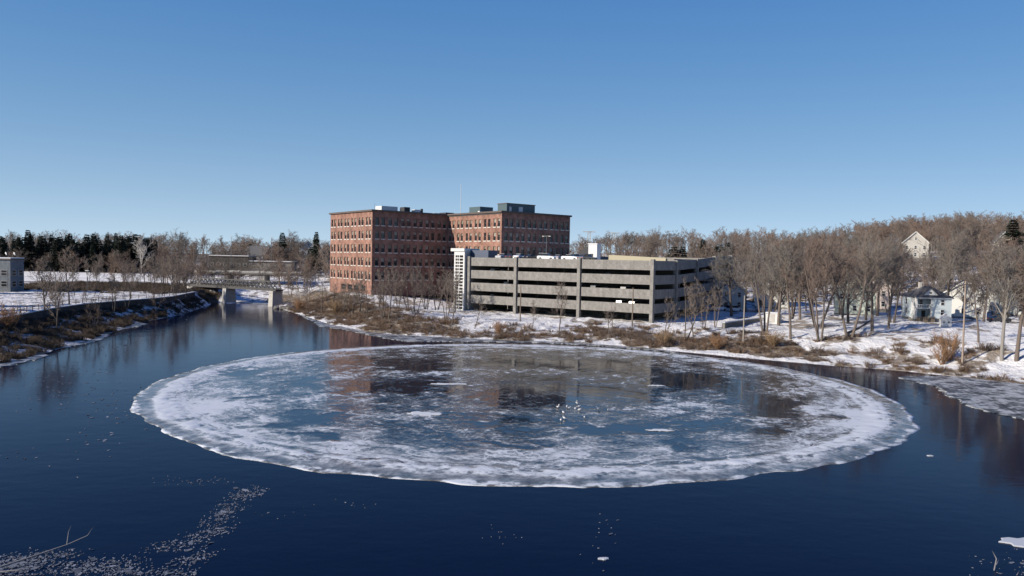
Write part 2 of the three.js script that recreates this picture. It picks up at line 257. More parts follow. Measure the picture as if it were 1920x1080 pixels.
// drifting flakes: uncountable
{
  const shape = new THREE.CylinderGeometry(1, 0.9, 0.25, 5); const R = rng(77);
  const lines = [[[-26.5, -37.4], [-23.5, -37.4], 1.1, 300], [[-25.6, -38.6], [-22.8, -39.2], 0.7, 120], [[-22.2, -37.3], [-19.3, -38.2], 1.0, 190], [[-19.5, -37.4], [-15.6, -37.2], 0.5, 90], [[-18.8, -40.5], [-17.2, -41.2], 0.8, 60], [[-17.3, -42], [-16.6, -43.8], 0.8, 70], [[-17.4, -44], [-17.5, -48], 0.7, 90], [[-17.8, -49], [-17.2, -51], 0.8, 70], [[-24, -52.6], [-20, -52.4], 0.8, 40], [[-16.8, -38.4], [-15.8, -40], 0.6, 60],
    [[-16.5, -45], [-9.5, -48.5], 1.2, 14], [[-1.4, -44.3], [0.4, -42.5], 0.8, 10], [[6.2, -46.5], [4.6, -38.8], 0.7, 13], [[-40, -74], [-34, -62], 2.4, 22], [[-62, -104], [-47, -76], 4, 60], [[-78, -158], [-62, -118], 6, 70], [[-88, -215], [-70, -170], 8, 70], [[25, -39.5], [30.5, -42], 1.3, 40], [[48, -92], [60, -104], 3, 26], [[-52, -60], [-33, -55], 4, 24], [[-46, -90], [-38, -70], 2.0, 30]];
  let n = 0; for (const l of lines) { l[3] = Math.round(l[3] * (l[3] > 50 ? 2.2 : 1.3)); n += l[3]; } const im = new THREE.InstancedMesh(shape, mat(0.26, 0.28, 0.32, 0.55), n); let k = 0; const M = new THREE.Matrix4(), q = new THREE.Quaternion(), E = new THREE.Euler(), c = new THREE.Color();
  for (const [a, b, sp, cnt] of lines) for (let i = 0; i < cnt; i++) { const t = R(), ga = (R() + R() + R() - 1.5) * 1.3, gb = (R() + R() + R() - 1.5) * 1.3, big = R() < 0.02, s = big ? 0.08 + 0.12 * R() : 0.022 + 0.10 * R() * R() * R() + (sp > 1.9 ? 0.08 * R() : 0);
    E.set((R() - 0.5) * 0.25, R() * 6.28, (R() - 0.5) * 0.25); q.setFromEuler(E); M.compose(new THREE.Vector3(lerp(a[0], b[0], t) + ga * sp, 0.012, lerp(a[1], b[1], t) + gb * sp), q, new THREE.Vector3(s * (1.2 + R()), 0.12, s * (0.5 + 0.5 * R()))); im.setMatrixAt(k, M); const g = (0.35 + 0.7 * R()) * (big ? 0.85 : 1); c.setRGB(g, g, g * 1.04); im.setColorAt(k, c); k++; }
  im.name = 'ice_flakes'; im.castShadow = im.receiveShadow = true; tag(im, 'scattered small flakes of drifting ice on the dark water', 'ice flakes', null, 'stuff'); scene.add(im);
}
function floe(x, z, a, b, seed, label) { const R = rng(seed), P = []; for (let i = 0; i < 16; i++) { const t = i / 16 * 6.283, k = 0.6 + 0.55 * R(); P.push(new THREE.Vector2(Math.cos(t) * a * k, Math.sin(t) * b * k)); } const g = new THREE.ExtrudeGeometry(new THREE.Shape(P), { depth: 0.05, bevelEnabled: true, bevelThickness: 0.02, bevelSize: 0.04, bevelSegments: 1 }); g.rotateX(-Math.PI / 2); solo('ice_floe', g, mat(0.55, 0.58, 0.62, 0.6), label, 'ice floe', [x, 0.0, z], 0, 'loose ice floes'); }
floe(30.2, -43.8, 1.3, 0.8, 5, 'white ice floe at the lower right edge of the picture');
floe(35.8, -63.9, 0.22, 0.16, 6, 'tiny lone ice floe right of the ice disk');
floe(5.2, -40.1, 0.3, 0.12, 7, 'bright ice chip near the bottom edge below the disk');
// gulls resting on the ice
{
  const white = mat(1, 1, 1, 0.7, { vertexColors: true });
  function gull(spread) {
    const body = new THREE.SphereGeometry(0.5, 14, 10), p = body.attributes.position;
    for (let i = 0; i < p.count; i++) { let x = p.getX(i), y = p.getY(i), z = p.getZ(i); const t = x + 0.5; const k = 0.36 * Math.pow(Math.max(0, Math.sin(Math.min(1, t * 1.06) * Math.PI)), 0.6) + (t < 0.2 ? 0.04 : 0); p.setXYZ(i, x * 0.62, y * k * 1.0 + 0.26 + x * 0.10, z * k * 0.95); }
    body.computeVertexNormals();
    const head = new THREE.SphereGeometry(0.075, 10, 8); head.translate(0.29, 0.40, 0);
    const neck = cyl(0.075, 0.05, 0.14, 8, 0, 0, 0); neck.rotateZ(-0.5); neck.translate(0.22, 0.29, 0);
    const beak = new THREE.ConeGeometry(0.018, 0.09, 6); beak.rotateZ(-Math.PI / 2); beak.translate(0.40, 0.39, 0);
    const tail = new THREE.BoxGeometry(0.2, 0.02, 0.1); tail.translate(-0.36, 0.22, 0);
    const parts = [body, head, neck, beak, tail];
    for (const s of [-1, 1]) { parts.push(cyl(0.012, 0.014, 0.17, 5, 0.02, 0, s * 0.045)); const ft = new THREE.BoxGeometry(0.08, 0.01, 0.05); ft.translate(0.05, 0.005, s * 0.045); parts.push(ft);
      const w = new THREE.SphereGeometry(0.5, 12, 6); if (spread) { w.scale(0.26, 0.04, 0.66); w.rotateX(-s * 0.7); w.translate(0.02, 0.52, s * 0.34); } else { w.scale(0.5, 0.16, 0.05); w.rotateZ(0.12); w.translate(-0.06, 0.29, s * 0.10); } parts.push(w); }
    const shade = [0.8, 0.8, 0.8, 0.5, 0.75, 0.4, 0.4, 0.42, 0.4, 0.4, 0.42]; parts.forEach((g, i) => { const c = new Float32Array(g.attributes.position.count * 3).fill(shade[i]); g.setAttribute('color', new THREE.BufferAttribute(c, 3)); });
    return join(parts);
  }
  const rest = gull(false), open = gull(true), R = rng(4);
  const spots = [[5.2, -81.3, 1, 'gull with raised wings at the left end of the flock on the ice'], [5.6, -78.4, 0], [6.2, -81.6, 0], [6.4, -80.9, 0], [7.0, -80.5, 0], [7.5, -83.7, 1, 'gull with raised wings at the far side of the flock on the ice'], [7.5, -81.7, 0], [7.4, -80.0, 0], [9.5, -80.6, 1, 'gull with raised wings to the right of the flock on the ice'], [10.5, -80.2, 0], [5.1, -74.6, 0], [5.5, -75.6, 0], [7.6, -76.2, 0]];
  for (const [x, z, w, l] of spots) solo('gull', w ? open : rest, white, l || 'white gull standing on the middle of the ice disk', 'gull', [x, 0.085, z], R() * 6.28, 'gulls on the ice disk').scale.setScalar(0.55);
}

// ---------------------------------------------------------------- shared building materials
const streaked = (r, g, b, size) => { const t = dataTex(512, 512, (u, v, o) => { const st = noi(u * 4, v * 0.4 + 0.3), sp = noi(u * 2, v * 2), n = 1 + 0.30 * (sp - 0.5) + 0.28 * (noi(u * 9, v * 9) - 0.5) - 0.12 * ss(0.58, 0.78, st) + 0.12 * ss(0.40, 0.28, st) * ss(0.5, 0.7, sp); o[0] = r * n; o[1] = g * n; o[2] = b * n; }, true); t.repeat.set(1 / size, 1 / size); return t; };
const mottle = (r, g, b, amp, size) => { const t = dataTex(256, 256, (u, v, o) => { const n = 1 + amp * ((noi(u, v) - 0.5) * 1.2 + (noi(u * 6, v * 6) - 0.5) * 0.9); o[0] = r * n; o[1] = g * n; o[2] = b * n; }, true); t.repeat.set(1 / size, 1 / size); return t; };
const M = {
  brick: new THREE.MeshStandardMaterial({ map: mottle(0.225, 0.122, 0.092, 0.6, 11), roughness: 0.92 }),
  brickDark: new THREE.MeshStandardMaterial({ map: mottle(0.17, 0.08, 0.06, 0.5, 6), roughness: 0.92 }),
  concrete: new THREE.MeshStandardMaterial({ map: streaked(0.20, 0.192, 0.178, 14), roughness: 0.9 }),
  stone: new THREE.MeshStandardMaterial({ map: mottle(0.06, 0.053, 0.046, 0.7, 5), roughness: 0.95 }), slate: new THREE.MeshStandardMaterial({ map: mottle(0.12, 0.135, 0.15, 0.3, 6), roughness: 0.9 }),
  concreteIn: mat(0.23, 0.218, 0.20, 0.95),
  pale: new THREE.MeshStandardMaterial({ map: mottle(0.40, 0.385, 0.355, 0.2, 5), roughness: 0.9 }),
  white: mat(0.72, 0.72, 0.70, 0.75), sill: mat(0.66, 0.62, 0.56, 0.85), snow: mat(0.80, 0.81, 0.83, 0.9),
  glass: new THREE.MeshPhysicalMaterial({ color: new THREE.Color().setRGB(0.018, 0.022, 0.028), roughness: 0.06 }),
  blind: mat(0.22, 0.20, 0.15, 0.6), blindPale: mat(0.34, 0.32, 0.27, 0.6), frame: mat(0.16, 0.13, 0.11, 0.7), dark: mat(0.045, 0.045, 0.05, 0.8), cornice: mat(0.12, 0.095, 0.085, 0.8), teal: mat(0.075, 0.12, 0.135, 0.6, { metalness: 0.0 }),
  navy: mat(0.06, 0.085, 0.14, 0.5), beige: mat(0.46, 0.42, 0.30, 0.9), steel: mat(0.16, 0.17, 0.18, 0.5, { metalness: 0.4 }), rust: mat(0.085, 0.082, 0.08, 0.8), roofGray: mat(0.09, 0.09, 0.095, 0.9), tar: mat(0.10, 0.10, 0.10, 0.95), wood: mat(0.20, 0.155, 0.115, 0.9), tyre: mat(0.02, 0.02, 0.02, 0.9),
};
// a wall with real openings: outside face at z = 0, thickness goes to -t
function holedWall(w, h, holes, t = 0.45) {
  const s = new THREE.Shape([new THREE.Vector2(0, 0), new THREE.Vector2(w, 0), new THREE.Vector2(w, h), new THREE.Vector2(0, h)]);
  for (const [x0, x1, y0, y1] of holes) s.holes.push(new THREE.Path([new THREE.Vector2(x0, y0), new THREE.Vector2(x0, y1), new THREE.Vector2(x1, y1), new THREE.Vector2(x1, y0)]));
  const g = new THREE.ExtrudeGeometry(s, { depth: t, bevelEnabled: false }); g.translate(0, 0, -t); return metreUV(g);
}
const winCache = {};
function windowParts(w, h, set) { // frame, pane and sill geometry, origin at the middle of the opening's bottom
  const k = w + ',' + h; if (winCache[k]) return winCache[k]; const f = 0.09;
  return winCache[k] = [join([bx(-w / 2, w / 2, 0, f, -0.08, 0), bx(-w / 2, w / 2, h - f, h, -0.08, 0), bx(-w / 2, -w / 2 + f, f, h - f, -0.08, 0), bx(w / 2 - f, w / 2, f, h - f, -0.08, 0), bx(-w / 2 + f, w / 2 - f, h * 0.5, h * 0.5 + f, -0.07, 0.01)]), bx(-w / 2 + f * 0.5, w / 2 - f * 0.5, f * 0.5, h - f * 0.5, -0.05, -0.03), bx(-w / 2 - 0.15, w / 2 + 0.15, -0.28, 0, -0.1, 0.34)];
}
function addWindow(parent, w, h, pos, turn, frameMat, sillMat) { const [f, p, s] = windowParts(w, h); const o = mk('window', f, frameMat, parent); o.position.set(...pos); o.rotation.y = turn; mk('pane', p, M.glass, o); if (sillMat) mk('sill', s, sillMat, o); return o; }
const quarter = Math.PI / 2;

// ---------------------------------------------------------------- brick mill, two wings
{
  const Y0 = 4.4, top = 25.2, mill = thing('brick_mill', 'six storey red brick mill with two wings and rows of paired windows', 'mill', [-41.7, Y0, -225], 0.663);
  const WR = rng(303), blindA = bx(-0.49, 0.49, 1.26, 2.26, -0.028, -0.012), blindB = bx(-0.49, 0.49, 1.62, 2.26, -0.028, -0.012);
  const rows = [25.55, 21.55, 17.5, 13.45, 9.3].map(y => y - Y0), wh = 2.35, ww = 1.15;
  function face(len, pairs, origin, turn, extra = []) {
    const xs = []; const step = len / pairs; for (let i = 0; i < pairs; i++) { const c = (i + 0.5) * step; xs.push(c - 1.0, c + 1.0); }
    const holes = []; for (const y of rows) for (const x of xs) holes.push([x - ww / 2, x + ww / 2, y, y + wh]);
    for (const e of extra) holes.push(e);
    const wgt = mk('wall', holedWall(len, top, holes), M.brick, mill); wgt.position.set(...origin); wgt.rotation.y = turn;
    const c = Math.cos(turn), s = Math.sin(turn), at = (x, y, z) => [origin[0] + x * c + z * s, origin[1] + y, origin[2] - x * s + z * c];
    for (const y of rows) for (const x of xs) { const w = addWindow(mill, ww, wh, at(x, y, -0.22), turn, M.frame, M.sill); if (WR() < 0.85) mk('blind', WR() < 0.7 ? blindA : blindB, WR() < 0.6 ? M.blind : M.blindPale, w); }
    for (const [x0, x1, y0, y1] of extra) { const w = addWindow(mill, x1 - x0, y1 - y0, at((x0 + x1) / 2, y0, -0.25), turn, M.frame, null); }
  }
  face(29, 6, [0, 0, -29], -quarter, [8.6, 13.0, 17.4, 21.8].map(x => [x, x + 3.2, 1.3, 3.0]));
  face(26.05, 6, [0.45, 0, 0], 0);
  face(28.4, 6, [26.5, 0, 0], -quarter);
  face(26.05, 6, [26.95, 0, 28.4], 0);
  mk('wall', bx(0.46, 53, 0, top, -29, -28.55), M.brick, mill); mk('wall', bx(52.55, 53, 0, top, -28.54, 27.94), M.brick, mill);
  mk('roof', join([bx(0.5, 26.4, top - 0.4, top - 0.05, -28.5, -0.5), bx(26.4, 52.5, top - 0.4, top - 0.05, -28.5, 27.9)]), M.tar, mill);
  const cor = join([bx(-0.45, 0.6, top, top + 0.5, -29.4, 0.45), bx(0.6, 26.0, top, top + 0.5, -0.6, 0.45), bx(26.0, 27.1, top, top + 0.5, -0.6, 28.85), bx(27.1, 53.4, top, top + 0.5, 27.8, 28.85), bx(52.4, 53.4, top, top + 0.5, -29.4, 27.8), bx(0.6, 52.4, top, top + 0.5, -29.4, -28.4)]);
  mk('cornice', cor, M.cornice, mill);
  const unit = (x0, x1, h, z0, z1, m, name = 'rooftop_unit') => mk(name, bx(x0, x1, top - 0.05, top + h, z0, z1), m, mill);
  unit(6.2, 11.8, 2.2, -10, -6, M.white); unit(12.6, 14.6, 2.1, -6, -3.2, M.dark); unit(16.2, 18.2, 1.5, -5, -3, M.white); unit(18.8, 19.4, 1.9, -4, -3.4, M.dark, 'flue'); unit(24, 26, 0.9, -6, -4, M.white);
  unit(28.4, 31.5, 1.3, -8, -4, M.dark); unit(32, 35.5, 1.2, -7, -3.5, M.teal); unit(31, 36, 2.7, 5.4, 11.2, M.teal, 'penthouse'); unit(36.6, 37.2, 1.4, 9.2, 9.8, M.white, 'flue'); unit(29.6, 30.4, 1.2, 12, 13, M.white, 'flue'); unit(38, 40, 1.2, 14, 17, M.white);
  const ph = unit(29, 39.6, 2.75, 23.0, 27.4, M.teal, 'penthouse'); mk('louvre', bx(29.9, 30.7, top + 0.5, top + 1.9, 27.4, 27.46), M.white, ph); mk('louvre', bx(33.4, 34.9, top + 0.4, top + 2.0, 27.4, 27.48), M.white, ph); mk('roof_edge', bx(28.85, 39.75, top + 2.75, top + 2.95, 22.85, 27.55), M.cornice, ph);
  mk('mast', cyl(0.10, 0.06, 10.2, 8, 30, top, 2), M.white, mill); mk('mast', cyl(0.05, 0.03, 2.6, 6, 1.5, top, -1.5), M.steel, mill);
}

// ---------------------------------------------------------------- cars
const carPaint = c => new THREE.MeshPhysicalMaterial({ color: new THREE.Color().setRGB(...c), roughness: 0.35, clearcoat: 0.8, clearcoatRoughness: 0.1 });
const paints = { white: carPaint([0.75, 0.76, 0.77]), black: carPaint([0.02, 0.02, 0.024]), gray: carPaint([0.16, 0.17, 0.18]), silver: carPaint([0.45, 0.46, 0.47]), red: carPaint([0.28, 0.03, 0.03]), blue: carPaint([0.03, 0.06, 0.16]) };
const carGeo = {};
function carShapes(suv) {
  if (carGeo[suv]) return carGeo[suv]; const T = suv ? 1.72 : 1.43, S = pts => new THREE.Shape(pts.map(p => new THREE.Vector2(...p)));
  const ex = (s, w, b) => { const g = new THREE.ExtrudeGeometry(s, { depth: w, bevelEnabled: true, bevelThickness: b, bevelSize: b, bevelSegments: 2, curveSegments: 8 }); g.translate(0, 0, -w / 2); return g; };
  const body = S([[-2.2, 0.32], [2.15, 0.32], [2.22, 0.62], [2.05, 0.85], [0.95, 0.98], [-1.9, 1.02], [-2.22, 0.9]]);
  const cabin = suv ? S([[0.95, 0.98], [0.35, T - 0.06], [-1.85, T - 0.06], [-2.05, 1.02]]) : S([[0.9, 0.98], [0.2, T - 0.06], [-1.0, T - 0.06], [-1.75, 1.02]]);
  const roof = suv ? bx(-1.85, 0.4, T - 0.06, T + 0.03, -0.72, 0.72) : bx(-1.05, 0.25, T - 0.06, T + 0.03, -0.68, 0.68);
  const wheel = new THREE.CylinderGeometry(0.34, 0.34, 0.22, 16); wheel.rotateX(quarter);
  return carGeo[suv] = { body: ex(body, 1.66, 0.07), cabin: ex(cabin, 1.36, 0.06), roof, wheel, rim: (() => { const g = new THREE.CylinderGeometry(0.2, 0.2, 0.24, 10); g.rotateX(quarter); return g; })(), light: bx(-0.04, 0.04, 0, 0.14, -0.2, 0.2) };
}
function car(paint, suv, pos, turn, label, group) {
  const s = carShapes(suv), c = thing('parked_car', label, 'car', pos, turn, group);
  mk('body', s.body, paints[paint], c); mk('window_glass', s.cabin, M.glass, c); mk('roof', s.roof, paints[paint], c);
  for (const x of [-1.4, 1.38]) for (const z of [-0.82, 0.82]) { const w = mk('wheel', s.wheel, M.tyre, c); w.position.set(x, 0.34, z); mk('rim', s.rim, M.steel, w); }
  for (const z of [-0.62, 0.62]) { const h = mk('headlight', s.light, M.white, c); h.position.set(2.2, 0.64, z); const t = mk('taillight', s.light, paints.red, c); t.position.set(-2.25, 0.72, z); }
  return c;
}

// ---------------------------------------------------------------- parking garage
const GA = -0.602, GO = [-11.4, -201.9];
const gw = (x, z) => [GO[0] + x * Math.cos(GA) + z * Math.sin(GA), GO[1] - x * Math.sin(GA) + z * Math.cos(GA)];
{
  const g = thing('parking_garage', 'five level gray concrete parking garage with long horizontal panels', 'parking garage', [GO[0], 0, GO[1]], GA);
  const W = 52.5, Dp = 54, cols = [0, 15, 33.5, 52.5], bands = [[14.25, 16.45], [10.95, 13.1], [7.65, 9.8], [4.35, 6.5]];
  for (let i = 0; i < 3; i++) for (const [a, b] of bands) { mk('panel', bx(cols[i] + 0.55, cols[i + 1] - 0.55, a, b, -0.35, 0), M.concrete, g); }
  for (const x of cols) mk('column', bx(x - 0.45, x + 0.35, 1.0, 16.75, -0.6, 0.42), M.concrete, g);
  // right side: the panels climb with the ramp
  const zc = [0, -13.5, -27, -40, -53.5], rise = z => 1.9 * ss(-11, -54, z);
  const slope = (z0, z1, a, b, x0, x1) => { const s = bx(x0, x1, a, b, z1, z0), p = s.attributes.position; for (let i = 0; i < p.count; i++) p.setY(i, p.getY(i) + rise(p.getZ(i))); s.computeVertexNormals(); return metreUV(s); };
  for (let i = 0; i < 4; i++) for (const [a, b] of bands) mk('panel', slope(zc[i] - (i ? 0.45 : 0.65), zc[i + 1] + 0.45, a, b, W - 0.25, W + 0.1), M.concrete, g);
  for (const z of zc.slice(1)) mk('column', bx(W - 0.5, W + 0.45, 1.0, 16.7 + rise(z), z - 0.4, z + 0.4), M.concrete, g);
  for (const [a, b] of bands) { mk('panel', bx(-0.1, 0.25, a, b, -53, -0.65), M.concrete, g); mk('panel', bx(0.3, W - 0.6, a, b + 1.2, -54.3, -53.95), M.concrete, g); }
  for (const z of [-18, -36, -53.5]) mk('column', bx(-0.3, 0.5, 1, 16.6, z - 0.4, z + 0.4), M.concrete, g);
  for (const [a] of bands) mk('deck', bx(0.3, W - 0.3, a + (a > 14 ? 1.5 : 0.55), a + (a > 14 ? 1.86 : 0.9), -53.9, -0.4), M.concreteIn, g);
  for (const z of [-17.5, -35]) mk('ramp_wall', bx(0.6, W - 0.6, 1.2, 15.2, z - 0.15, z + 0.15), M.concreteIn, g);
  mk('side_wall', bx(0.32, 0.52, 1.2, 15.2, -17.2, -0.7), M.concreteIn, g);
  for (const x of [8, 16, 24, 42]) mk('column', bx(x - 0.35, x + 0.35, 1.2, 15.2, -9.4, -8.7), M.concreteIn, g);
  // roof: upper ramp parapet, ramp slab, stair house
  const para = slope(-13, -13.35, 15.6, 17.75, 34.5, 50); { const p = para.attributes.position; for (let i = 0; i < p.count; i++) if (p.getX(i) > 40) p.setY(i, p.getY(i) - 0.55); para.computeVertexNormals(); } mk('ramp_parapet', para, M.beige, g);
  mk('ramp_slab', bx(34.6, 52.0, 16.11, 17.0, -40, -13.4), M.concrete, g);
  const house = mk('stair_house', bx(24.0, 26.6, 15.6, 20.7, -23.6, -21.4), M.white, g); mk('roof_cap', bx(23.85, 26.75, 20.7, 20.9, -23.75, -21.25), M.snow, house); mk('door', bx(24.6, 25.5, 16.2, 18.1, -21.4, -21.34), M.dark, house);
  { const s = new THREE.Shape([new THREE.Vector2(18.8, 15.65), new THREE.Vector2(23.95, 15.65), new THREE.Vector2(23.95, 20.0), new THREE.Vector2(23.0, 20.0)]), e = new THREE.ExtrudeGeometry(s, { depth: 2.0, bevelEnabled: false }); e.translate(0, 0, -23.5); mk('stair_roof', e, M.dark, house); }
  mk('snow_strip', bx(1, 33, 16.115, 16.17, -30, -14.5), M.snow, g);
  // stair tower with its pierced block screen
  const tw = 3.5, x0 = -4.3, base = 1.2, th = 18.0, holes = []; const nr = 17; for (let r = 0; r < nr; r++) for (let c = 0; c < 2; c++) { const y = 1.4 + r * 0.86; holes.push([0.42 + c * 1.4, 1.62 + c * 1.4, y, y + 0.6]); }
  const screen = mk('stair_tower', holedWall(tw, th - base, holes, 0.3), M.white, g); screen.position.set(x0, base, 1.2);
  mk('tower_side', bx(x0 - 0.02, x0 + 0.25, base, th, -5, 0.88), M.pale, g); mk('tower_side', bx(x0 + tw - 0.25, x0 + tw + 0.02, base, th, -5, 0.88), M.pale, g); mk('tower_back', bx(x0 + 0.26, x0 + tw - 0.26, base, th, -5, -4.75), M.concreteIn, g);
  for (let r = 0; r < nr; r++) mk('screen_mullion', bx(x0 + 0.98, x0 + 1.06, base + 1.4 + r * 0.86, base + 2.0 + r * 0.86, 0.95, 1.15), M.white, screen.parent);
  mk('tower_cap', bx(x0 - 1.0, x0 + tw + 0.1, th, th + 0.8, -5.2, 1.5), M.white, g);
  mk('stair_hall', bx(x0 + tw + 0.1, 5.2, 15.66, 18.4, -5.4, -1.2), M.navy, g);
  // cars on the roof and on the levels
  const roofY = 16.12, lab = { white: 'white', black: 'black', gray: 'dark gray', silver: 'silver', red: 'red', blue: 'dark blue' };
  const put = (paint, suv, x, z, y, turn, label, group) => { const [X, Z] = gw(x, z); car(paint, suv, [X, y, Z], GA + turn, label, group); };
  put('white', true, 21.8, -3.6, roofY, 0.25, 'big white sport utility car on the garage roof, nearest to the front parapet', 'cars on the garage roof');
  put('white', false, 28.8, -3.8, roofY, 0.1, 'white sedan on the garage roof right of the big white one', 'cars on the garage roof');
  put('white', false, 26.4, -8.4, roofY, 0.1, 'white sedan in the second row of cars on the garage roof', 'cars on the garage roof');
  put('silver', false, 8.2, -3.6, roofY, -quarter, 'silver car beside the blue stair hall on the garage roof', 'cars on the garage roof');
  put('black', false, 11.4, -3.5, roofY, quarter, 'black car on the garage roof between the silver and the white car', 'cars on the garage roof');
  put('white', false, 14.0, -3.4, roofY, quarter, 'white car above the left middle column of the garage', 'cars on the garage roof');
  put('black', false, 16.6, -3.8, roofY, -quarter, 'black car behind the parapet left of the big white car', 'cars on the garage roof');
  put('gray', true, 25.2, -12.6, roofY, 0, 'dark gray car behind the white sedans on the garage roof', 'cars on the garage roof');
  put('black', true, 31.5, -7.6, roofY, 0.1, 'black car on the garage roof near the white stair house', 'cars on the garage roof');
  put('gray', false, 32.6, -3.8, roofY, quarter, 'gray car on the garage roof above the right middle column', 'cars on the garage roof');
  put('silver', false, 20.4, -12.4, roofY, quarter, 'silver car in the back row of the garage roof', 'cars on the garage roof');
  put('red', false, 17.6, -12.4, roofY, quarter, 'dark red car in the back row of the garage roof', 'cars on the garage roof');
  const lv = [[3, 6.5, 'white', 1], [3, 9.0, 'silver', 0], [3, 40, 'white', 0], [2, 4.5, 'gray', 0], [2, 11, 'silver', 1], [2, 36.5, 'white', 1], [2, 39.5, 'gray', 0], [2, 44.5, 'white', 1], [1, 6, 'white', 0], [1, 27, 'silver', 1], [1, 43.5, 'white', 1], [1, 46.8, 'white', 1]], ly = [0, 5.25, 8.55, 11.85];
  for (const [l, x, p, s] of lv) put(p, !!s, x, -3.3, ly[l], quarter, `${lab[p]} car on the ${['', 'first', 'second', 'third'][l]} raised garage level, ${x < 15 ? 'left' : x < 33.5 ? 'middle' : 'right'} bay${l === 2 && x === 44.5 ? ', near its right end' : l === 1 && x === 46.8 ? ', nearest the corner' : ''}`, 'cars inside the garage');
  // lamp on the roof
  const [lx, lz] = gw(5.2, -30), lamp = thing('lamp_post', 'double headed lamp post standing on the garage roof', 'lamp post', [lx, roofY, lz], GA); mk('post', cyl(0.11, 0.08, 7.2, 8), M.steel, lamp); mk('arm', bx(-1.0, 1.0, 7.05, 7.17, -0.06, 0.06), M.steel, lamp); for (const s of [-1, 1]) mk('lamp_head', bx(s * 1.1 - 0.35, s * 1.1 + 0.35, 6.95, 7.15, -0.2, 0.2), M.pale, lamp);
}

// ---------------------------------------------------------------- truss footbridge
{
  const b = thing('truss_bridge', 'steel lattice truss footbridge on a tapered concrete pier', 'bridge', [-73.2, 0, -236.6], 2.559), L = 43, y0 = 5.35, y1 = 7.75;
  mk('deck', bx(-1, L + 2, y0 - 0.5, y0, -1.5, 1.5), M.rust, b);
  for (const z of [-1.45, 1.45]) { const n = 21, w = L / n; mk('chord', bx(1.5, L - 1.5, y1 - 0.12, y1 + 0.12, z - 0.12, z + 0.12), M.rust, b); mk('chord', bx(0, L, y0, y0 + 0.24, z - 0.12, z + 0.12), M.rust, b);
    for (let i = 0; i < n; i++) { const a = i * w, c = a + w; mk('diagonal', bar([a, y0 + 0.2, z - 0.03], [Math.min(c, L - 0.2), i === n - 1 ? y0 + 0.3 : y1 - 0.1, z - 0.03], 0.19), M.rust, b); mk('diagonal', bar([a, i ? y1 - 0.1 : y0 + 0.3, z + 0.06], [c, y0 + 0.2, z + 0.16], 0.19), M.rust, b); }
    mk('handrail', bx(0, L, y0 + 1.1, y0 + 1.18, z - 0.2, z - 0.14), M.steel, b); }
  const pr = (x, w, d, h, m, nm) => { const g = bx(x - w / 2, x + w / 2, -1.2, h, -d / 2, d / 2), p = g.attributes.position; for (let i = 0; i < p.count; i++) if (p.getY(i) < 0) { p.setX(i, x + (p.getX(i) - x) * 1.25); p.setZ(i, p.getZ(i) * 1.2); } g.computeVertexNormals(); return mk(nm, g, m, b); };
  pr(24, 1.7, 3.6, y0 - 0.55, M.pale, 'pier'); const ab = pr(0.8, 1.7, 3.6, y0 - 0.55, M.pale, 'abutment'); mk('ledge', bx(-0.3, 1.9, y0 - 1.1, y0 - 0.7, -2.0, 2.0), M.pale, ab); pr(42.6, 3, 4, y0 - 0.55, M.pale, 'abutment');
  mk('ice_collar', cyl(2.3, 2.0, 0.3, 14, 24, -0.1, 0), M.snow, b);
}
// road bridge upstream
{
  const b = thing('road_bridge', 'low road bridge with a snowy parapet upstream of the truss bridge', 'bridge', [-118, 0, -300], 0.02);
  mk('deck', bx(-6, 32, 8.4, 9.0, -4, 4), M.concreteIn, b); mk('parapet', bx(-6, 32, 9.0, 9.6, 3.7, 4), M.pale, b); mk('parapet', bx(-6, 32, 9.0, 9.6, -4, -3.7), M.pale, b);
  for (const x of [6, 20]) mk('pier', bx(x - 0.9, x + 0.9, 2, 8.4, -3.4, 3.4), M.pale, b);
  for (const x of [-2, 8, 18, 28]) mk('railing_post', bx(x, x + 0.12, 9.6, 10.4, 3.8, 3.92), M.steel, b); mk('railing', bx(-5, 31, 10.35, 10.45, 3.8, 3.92), M.steel, b);
}
// flat roofed blocks behind
function flatBlock(pos, turn, w, d, h, wall, label, floors, perFloor, winW = 1.6, winH = 1.3) {
  const b = thing('flat_roofed_building', label, 'building', pos, turn); mk('wall', bx(-w / 2, w / 2, -1.5, h, -d / 2, d / 2), wall, b); mk('roof', bx(-w / 2 - 0.3, w / 2 + 0.3, h, h + 0.35, -d / 2 - 0.3, d / 2 + 0.3), M.cornice, b); mk('roof_snow', bx(-w / 2 - 0.1, w / 2 + 0.1, h + 0.35, h + 0.62, -d / 2 - 0.1, d / 2 + 0.1), M.snow, b);
  for (let f = 0; f < floors; f++) for (let i = 0; i < perFloor; i++) { addWindow(b, winW, winH, [-w / 2 + (i + 0.5) * w / perFloor, 0.9 + f * 3.1, d / 2 + 0.085], 0, M.pale, null); }
  const sideN = Math.max(1, Math.round(d / 4)); for (let f = 0; f < floors; f++) for (let i = 0; i < sideN; i++) addWindow(b, winW, winH, [w / 2 + 0.085, 0.9 + f * 3.1, -d / 2 + (i + 0.5) * d / sideN], quarter, M.pale, null);
  return b;
}
flatBlock([-124.5, height(-124, -338), -338], 0.05, 17, 12, 15 - height(-124, -338), M.stone, 'dark flat roofed building left of the road bridge, snow on its roof', 2, 6);
flatBlock([-104, height(-104, -330), -330], 0.05, 18, 10, 12.9 - height(-104, -330), M.concreteIn, 'lower flat roofed building with a snowy roof right behind the road bridge', 1, 6);
